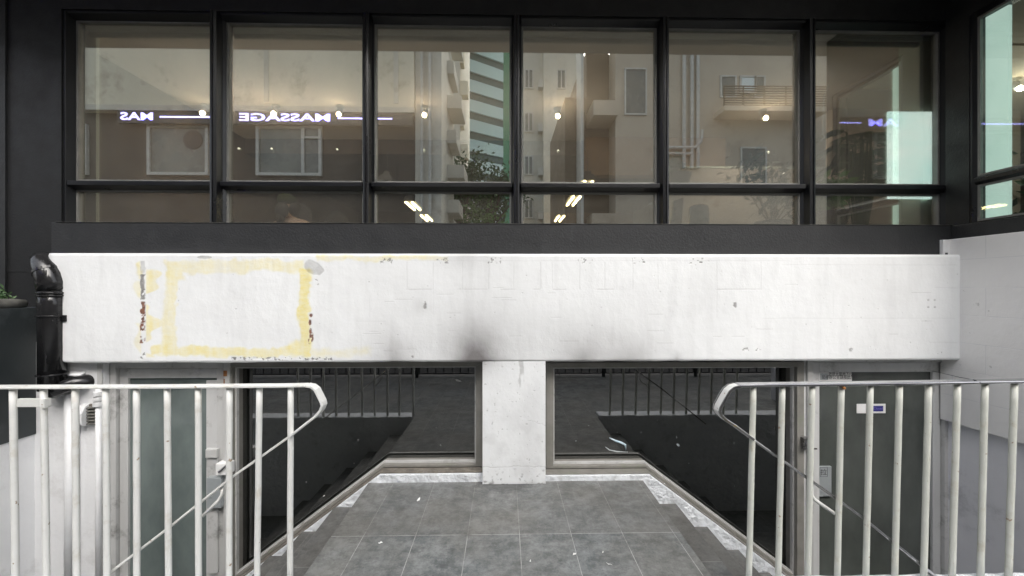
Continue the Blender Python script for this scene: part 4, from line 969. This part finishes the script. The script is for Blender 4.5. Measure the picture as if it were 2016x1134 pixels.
# left railing
RL = empty('railing', (-2.3, YR, 0), 'plain white railing at left with a looped end and sloping handrail', 'railing')
zt = PZ(759, YR) - .004
for a, b in ((26, 31), (86, 92), (148, 151), (208, 211), (269, 269.5), (329.5, 332), (390.5, 391), (451.5, 451), (511, 506), (572.5, 571)):
    post(RL, PX(a, YR), PX(b, YR), zt, .013)
q = lambda a, b: P(a, b, YR)
top = [q(-130, 764), q(0, 762), q(300, 761), q(560, 759), q(604, 758)]
MB().ribbon(top, YR - .024, YR + .024, .011).build('top_rail', M['rail_white'], RL, bev=.003)
loop = [q(604.2, 758), q(616, 760), q(624, 766), q(630, 778), (q(636, 790)[0], q(636, 790)[1]), q(637.5, 797), q(634, 806), q(624, 818), q(608, 830), q(575, 856)]
YH = YR + .045
MB().ribbon(loop, YR - .024, YR + .027, .011).build('looped_end', M['rail_white'], RL, bev=.003)
MB().ribbon([q(574.5, 856.4), q(450, 944), q(330, 1040), q(215, 1128), q(100, 1215)], YR + .016, YR + .05, .011).build('handrail', M['rail_white'], RL, bev=.003)
MB().tube([(q(427, 973)[0], YR + .033, q(427, 968)[1]), (q(427, 973)[0], YR + .033, q(427, 980)[1]), (q(421, 990)[0], YR + .03, q(421, 992)[1]), (q(396, 1018)[0], YR + .008, q(396, 1018)[1])], .0075, 8).build('bracket', M['rail_white'], RL, smooth=True)
a = q(31, 785); b = q(96, 801)
MB().box(a[0] + .008, b[0], YR - .004, YR + .012, b[1], a[1]).box(b[0] - .012, b[0] + .002, YR - .02, YR - .0045, b[1] - .002, a[1] + .004).build('latch_plate', M['rail_white'], RL, bev=.002)
# right railing
RRr = empty('railing', (2.6, YR, 0), 'railing at right with a polished steel top rail over cream posts', 'railing')
RM = 'rail_cream'
for a, b in ((1483.5, 1474), (1540.5, 1532), (1599, 1590), (1656.5, 1648), (1713.5, 1704), (1771, 1761), (1828.5, 1818), (1885, 1874), (1939, 1930), (1997, 1985), (2054, 2042)):
    post(RRr, PX(a, YR), PX(b, YR), zt + .004, .013, RM)
MB().ribbon([q(1452, 758), q(1500, 757), q(1700, 755), q(1900, 751.5), q(2130, 748)], YR - .026, YR + .026, .013).build('top_rail', M['chrome'], RRr, bev=.0045, seg=3)
loopr = [q(1451.5, 758), q(1440, 761), q(1431, 768), q(1422, 783), q(1413, 800), q(1411, 807), q(1414, 814), q(1424, 824), q(1440, 834), q(1478, 862)]
MB().ribbon(loopr, YR - .022, YR + .022, .009).build('looped_end', M['rail_white'], RRr, bev=.003)
off = [(p[0] - .003 if i < 6 else p[0], p[1] + .0045 * (1 if i < 3 else .0)) for i, p in enumerate(loopr)]
MB().ribbon(loopr, YR + .0225, YR + .030, .013).ribbon(loopr, YR - .030, YR - .0225, .013).build('edge_bar', M['chrome'], RRr, bev=.002)
MB().ribbon([q(1478.3, 862.3), q(1600, 948), q(1700, 1020), q(1815, 1112), q(1900, 1180)], YR + .010, YR + .045, .013).build('handrail', M['chrome'], RRr, bev=.004)
MB().tube([(q(1607, 966)[0], YR + .028, q(1607, 962)[1]), (q(1607, 970)[0], YR + .03, q(1607, 980)[1]), (q(1613, 990)[0], YR + .03, q(1613, 990)[1]), (q(1646, 1013)[0], YR + .008, q(1646, 1013)[1])], .0085, 8).build('bracket', M['rail_white'], RRr, smooth=True)
xx, zz = q(1654.5, 762)
MB().ball((xx, YR - .02, zz), .008, 8).build('rust_spot', M['rust'], RRr)
# wires over the right rail
o = MB().tube([(PX(1838, 3.0), 3.02, PZ(735, 3.0)), (PX(1850, 2.6), 2.6, PZ(737, 2.6)), (PX(1890, 2.0), 2.0, PZ(747, 2.0)), (PX(1917, YR), YR - .004, PZ(752, YR)), (PX(1917, YR), YR - .029, PZ(755, YR))], .0018, 6).build('loose_wire', M['ink']); tag(o, 'thin loose wire from the right door frame to the steel top rail', 'wire')

# ================================================================== small litter
def scrap(pxx, pyy, l, rot, lab, i):
    f_ = CZ * F / (pyy - 567); x = PX(pxx, f_)
    mb = MB(); n = 7; w_ = l * .38
    A = []
    for k in range(n):
        u = k / (n - 1) - .5; A.append((u * l, w_ * .5 * math.cos(u * 3.0) * random.uniform(.7, 1.1), .003 + .006 * abs(math.sin(u * 4 + i))))
    top_ = [mb.bm.verts.new((a, b, c)) for a, b, c in A]; bot = [mb.bm.verts.new((a, -b, c * .6)) for a, b, c in A]
    for k in range(n - 1): mb.bm.faces.new((top_[k], top_[k+1], bot[k+1], bot[k]))
    r = bmesh.ops.extrude_face_region(mb.bm, geom=mb.bm.faces[:]); bmesh.ops.translate(mb.bm, verts=[g for g in r['geom'] if isinstance(g, bmesh.types.BMVert)], vec=(0, 0, .0015))
    mb.xf(Matrix.Translation((x, f_, .002)) @ Matrix.Rotation(rot, 4, 'Z')); o = mb.build('paper_scrap', M['paper']); tag(o, lab, 'litter', 'pale scraps on the tiled platform')
for i, (a, b, l, rr_, lab) in enumerate([(824, 984, .045, 1.3, 'curled white scrap near the wall on the left part of the platform'), (749, 1068, .022, .3, 'small white chip at the left on the platform tiles'), (1131, 1095, .022, .5, 'crumbled white chip right of centre near the front'),
    (1044, 1108, .014, 1.1, 'small white chip near the centre at the front'), (1187, 1092, .012, .7, 'tiny white speck near the right front tile joint'), (1308, 957, .016, .9, 'tiny white chip at the right rear edge of the platform'), (1199, 1116, .03, 2.6, 'flat pale scrap at the front right of the platform')]):
    scrap(a, b, l, rr_, lab, i)

# ================================================================== the street behind the camera (seen mirrored in the glass)
def guard_rail(x0, x1, y, lab):
    g = empty('street_guardrail', ((x0 + x1) / 2, y, 0), lab, 'guardrail')
    MB().tube([(x0, y, 1.05), (x1, y, 1.05)], .022, 8).tube([(x0, y, .06), (x1, y, .06)], .014, 8).tube([(x0, y, .93), (x1, y, .93)], .014, 8).build('rail', M['rail_dark'], g)
    n = 0; x = x0
    mb = MB()
    while x < x1:
        mb.tube([(x, y, .06), (x, y, .93)], .009, 6); x += .13
    tag(mb.build('bars', M['rail_dark'], g), kind='stuff')
    x = x0
    while x <= x1 + .01:
        MB().tube([(x, y, 0), (x, y, 1.05)], .028, 8).build('post', M['rail_dark'], g); x += 1.5
guard_rail(-8.9, 8.9, -.10, 'dark street guardrail along the near kerb')

YO = -7.5; DV = 2 * YG - YO
def X2(p): return PX(p, DV)
def Z2(p): return PZ(p, DV)
A = empty('opposite_building', (-8, YO, 0), 'stained beige concrete building across the street with a lit sign under its ledge', 'building')
zb = Z2(223); xa0, xa1 = -20, X2(815)
MB().box(xa0, xa1, -14, YO, zb, 10.3).build('wall', M['concrete'], A)
mb = MB()
for p in (425, 520, 725, 775): mb.box(X2(p), X2(p) + .16, YO, YO + .03, zb + .3, 10.2)
mb.box(xa0, xa1 + .02, YO, YO + .06, zb - .02, zb + .16); mb.build('trim', M['concrete_pale'], A)
MB().box(xa0, xa1, -14, YO - .25, 0, zb - .0005).build('shopfront', M['shop'], A)
for p0, p1 in ((280, 402), (497, 628), (30, 160)):
    a_, b_ = X2(p0), X2(p1); c_, d_ = Z2(345), Z2(252)
    mb = MB(); y_ = YO - .25; w_ = .10
    mb.box(a_, b_, y_, y_ + .1, d_, d_ + w_); mb.box(a_, b_, y_, y_ + .1, c_, c_ + w_); mb.box(a_, a_ + w_, y_, y_ + .1, c_ + w_, d_); mb.box(b_ - w_, b_, y_, y_ + .1, c_ + w_, d_)
    if p0 == 497: mb.box(X2(588), X2(594), y_, y_ + .1, c_ + w_, d_); mb.box(X2(594), b_ - w_, y_, y_ + .1, d_ - .35, d_ - .28)
    wn = mb.build('window', M['wframe'], A)
    MB().box(a_ + w_, b_ - w_, y_ + .005, y_ + .03, c_ + w_, d_).build('pane', M['dullglass'], wn)
cx_, cz_ = X2(370), Z2(275)
mb = MB(); mb.tube([(cx_, YO - .22, cz_), (cx_, YO - .20, cz_)], .33, 28); mb.build('round_sign', M['plastic_dark'], A)
sg = empty('led_sign', (-8, YO + .1, zb), 'violet white lit letters in a long strip under the ledge opposite', 'sign')
zs = Z2(236)
MB().box(X2(232), X2(812), YO - .1, YO + .02, zs - .22, zs + .2).build('backing', M['plastic_dark'], sg)
text('letters', 'MASSAGE', .36, M['led'], sg, Matrix.Translation((X2(562), YO + .03, zs)) @ FACE_ROAD, .004, 2.05, .008)
text('letters', 'MAS', .36, M['led'], sg, Matrix.Translation((X2(271), YO + .03, zs)) @ FACE_ROAD, .004, 1.65, .008)
MB().box(X2(316), X2(422), YO + .02, YO + .035, zs - .025, zs + .025).box(X2(665), X2(772), YO + .02, YO + .035, zs - .02, zs + .02).build('light_bar', M['led'], sg)
# pale strip with pipes
Bp = empty('opposite_building', (X2(835), YO, 0), 'narrow pale building with drainpipes beside the beige concrete one', 'building')
MB().box(X2(816), X2(868), -11, YO - .1, 0, 10.8).build('wall', M['concrete_pale'], Bp)
mb = MB()
for p in (830, 846): mb.tube([(X2(p), YO - .0, 0), (X2(p), YO, 12.5)], .055, 8)
mb.build('pipes', M['wframe'], Bp)
mb = MB()
for k in range(7): mb.box(X2(868), X2(868) + .25 + .5 * ((k * 37) % 5) / 5, -10.5, -9.0, 3 + k * 1.35, 3.5 + k * 1.35)
mb.build('ledges', M['concrete_pale'], Bp)
# far alley building
def on(px_c, Yr): return PX(px_c, 2 * YG - Yr)
def oz(py_c, Yr): return PZ(py_c, 2 * YG - Yr)
C2 = empty('opposite_building', (on(880, -22), -22, 0), 'grey side street block with air conditioner ledges', 'building')
MB().box(on(862, -22), on(905, -22), -30, -22, 0, 24).build('wall', M['concrete_pale'], C2)
mb = MB()
for k in range(9): mb.box(on(905, -22), on(912, -22) + .3 * (k % 2), -23, -22.2, 4 + k * 2.3, 5 + k * 2.3)
mb.build('ledges', M['concrete'], C2)
# striped tower
TW = empty('tower', (on(945, -70), -72, -5), 'pale blue striped tower far down the side street', 'tower')
x0, x1 = on(893, -70), on(992, -70) + 1
rot = Matrix.Translation((x0, -70, 0)) @ Matrix.Rotation(R(-32), 4, 'Z') @ Matrix.Translation((-x0, 70, 0))
mb = MB(); mb.box(x0, x1 + 3, -84, -70.4, -5, 95); mb.xf(rot); mb.build('wall', M['tower_dark'], TW)
mb = MB()
for k in range(24): mb.box(x0 - .2, x1 + 3.2, -84.2, -70, 1 + k * 4, 3.4 + k * 4)
mb.xf(rot); mb.build('bands', M['tower_pale'], TW)
GN = empty('tower', (on(997, -60), -60, -5), 'green wrapped building beside the striped tower', 'building')
MB().box(on(991, -60), on(1012, -60), -70, -60, -5, 95).build('wall', M['green_net'], GN)
# apartments with windows
E = empty('opposite_building', (on(1080, -20), -20, 0), 'pale apartment block with rows of small windows', 'building')
MB().box(on(1010, -20), on(1150, -20), -34, -20, 0, 30).build('wall', M['concrete_pale'], E)
for c_ in (1041, 1105):
    for k in range(8):
        a_, b_ = on(c_ - 9, -20), on(c_ + 9, -20); z_ = 3.2 + k * 2.9
        wn = MB().box(a_, b_, -20, -19.9, z_, z_ + 1.3).build('window', M['wframe'], E)
        MB().box(a_ + .08, (a_ + b_) / 2 - .04, -19.95, -19.89, z_ + .08, z_ + 1.22).box((a_ + b_) / 2 + .04, b_ - .08, -19.95, -19.89, z_ + .08, z_ + 1.22).build('pane', M['dullglass'], wn)
        if c_ == 1041: MB().box(b_ + .3, b_ + .8, -20, -19.5, z_ - .1, z_ + .4).build('air_conditioner', M['wframe'], E)
mb = MB(); mb.box(on(1068, -20), on(1094, -20), -19.99, -19.2, 0, 30); mb.build('bay', M['concrete_pale'], E)
# right apartment house
YQ = -8.2
G = empty('opposite_building', (7, YQ, 0), 'beige apartment house with balconies and outside pipes', 'building')
q2 = lambda p: on(p, YQ); z3 = lambda p: oz(p, YQ)
MB().box(q2(1212), 13, -16, YQ, 0, 10.6).build('wall', M['opbeige'], G)
MB().box(q2(1120), q2(1165), -14, YQ - .9, 0, 8.9).box(q2(1165.1), q2(1211.8), -16, YQ - .9, 0, 10.8).build('wall', M['opbrown'], G)
MB().box(q2(1165), q2(1211.8), YQ - .899, YQ + .3, z3(232), z3(203)).box(q2(1165), q2(1211.8), YQ - .899, YQ + .1, z3(440), z3(420)).build('balcony', M['opbeige'], G)
mb = MB(); mb.box(q2(1144), q2(1149), YQ - .89, YQ + .02, 0, 13); mb.build('pipes', M['wframe'], G)
for (p0, p1, r0, r1) in ((1232, 1270, 222, 135), (1420, 1446, 186, 148), (1459, 1485, 178, 148), (1487, 1503, 186, 148), (1460, 1505, 370, 290), (1060, 1061, 300, 280)):
    if p0 < 1200: continue
    a_, b_, c_, d_ = q2(p0), q2(p1), z3(r0), z3(r1)
    mb = MB(); mb.box(a_ - .06, a_, YQ, YQ + .06, c_, d_).box(b_, b_ + .06, YQ, YQ + .06, c_, d_).box(a_ - .06, b_ + .06, YQ, YQ + .06, d_, d_ + .06).box(a_ - .06, b_ + .06, YQ, YQ + .06, c_ - .06, c_)
    wn = mb.build('window', M['wframe'], G); MB().box(a_, b_, YQ + .005, YQ + .03, c_, d_).build('pane', M['tower_pale'] if p0 == 1459 else M['dullglass'], wn)
mb = MB()
for p in (1345, 1360, 1372): mb.tube([(q2(p), YQ + .08, z3(330)), (q2(p), YQ + .08, 10.5)], .07, 8)
mb.tube([(q2(1290), YQ + .1, z3(290)), (q2(1365), YQ + .1, z3(290)), (q2(1378), YQ + .1, z3(278)), (q2(1380), YQ + .1, z3(255))], .06, 8)
mb.tube([(q2(1290), YQ + .1, z3(302)), (q2(1360), YQ + .1, z3(302))], .05, 8)
mb.build('pipes', M['wframe'], G)
mb = MB()
for k in range(9): zz = z3(222) + k * (z3(186) - z3(222)) / 8; mb.box(q2(1404), q2(1600), YQ + .7, YQ + .73, zz, zz + .035)
for p in (1404, 1440, 1480, 1520, 1560, 1600): mb.box(q2(p), q2(p) + .05, YQ + .68, YQ + .70, z3(222), z3(186))
mb.build('balcony_rail', M['opbrown'], G); MB().box(q2(1404), q2(1600), YQ + .001, YQ + .75, z3(232), z3(222.5)).build('balcony_floor', M['opbeige'], G)

# trees down the alley
def tree(x, y, z, h, r, n, lab, name='tree'):
    t = empty(name, (x, y, z), lab, 'tree')
    tk = MB(); top = Vector((x, y, z + h * .7)); tk.tube([(x, y, z), (x + .1, y, z + h * .35), tuple(top)], [.22, .16, .08], 10)
    cs = []
    for k in range(14):
        c = Vector((x, y, z + h * .72)) + Vector((random.gauss(0, .5) * r, random.gauss(0, .5) * r, random.uniform(-.45, .6) * r)); cs.append(c)
        tk.tube([(x + .05, y, z + h * .5), tuple((Vector((x, y, z + h * .5)) + c) / 2 + rnd(.2)), tuple(c)], [.07, .05, .02], 6)
    tk.build('trunk', M['bark'], t)
    lf = MB()
    for k in range(n):
        c = random.choice(cs) + Vector((random.gauss(0, 1), random.gauss(0, 1), random.gauss(0, 1))) * r * .2
        leaf_quad(lf.bm, c, rnd(), .12, .26, rnd())
    lf.build('crown', M['leaf'], t)
random.seed(9)
tree(on(905, -13), -13, 0, 9.2, 2.0, 2600, 'leafy tree in the gap between the opposite buildings')
tree(on(960, -14), -14.5, 0, 8.4, 1.7, 2000, 'smaller tree right of the leafy one opposite')
MB_ = MB()
for k in range(900): leaf_quad(MB_.bm, Vector((on(940, -12) + random.gauss(0, .6), -11.8 + random.gauss(0, .3), 4.2 + random.gauss(0, .6))), rnd(), .1, .22, rnd())
o = MB_.build('shrub', M['leaf_bright']); tag(o, 'bright green shrub in front of the trees opposite', 'shrub')
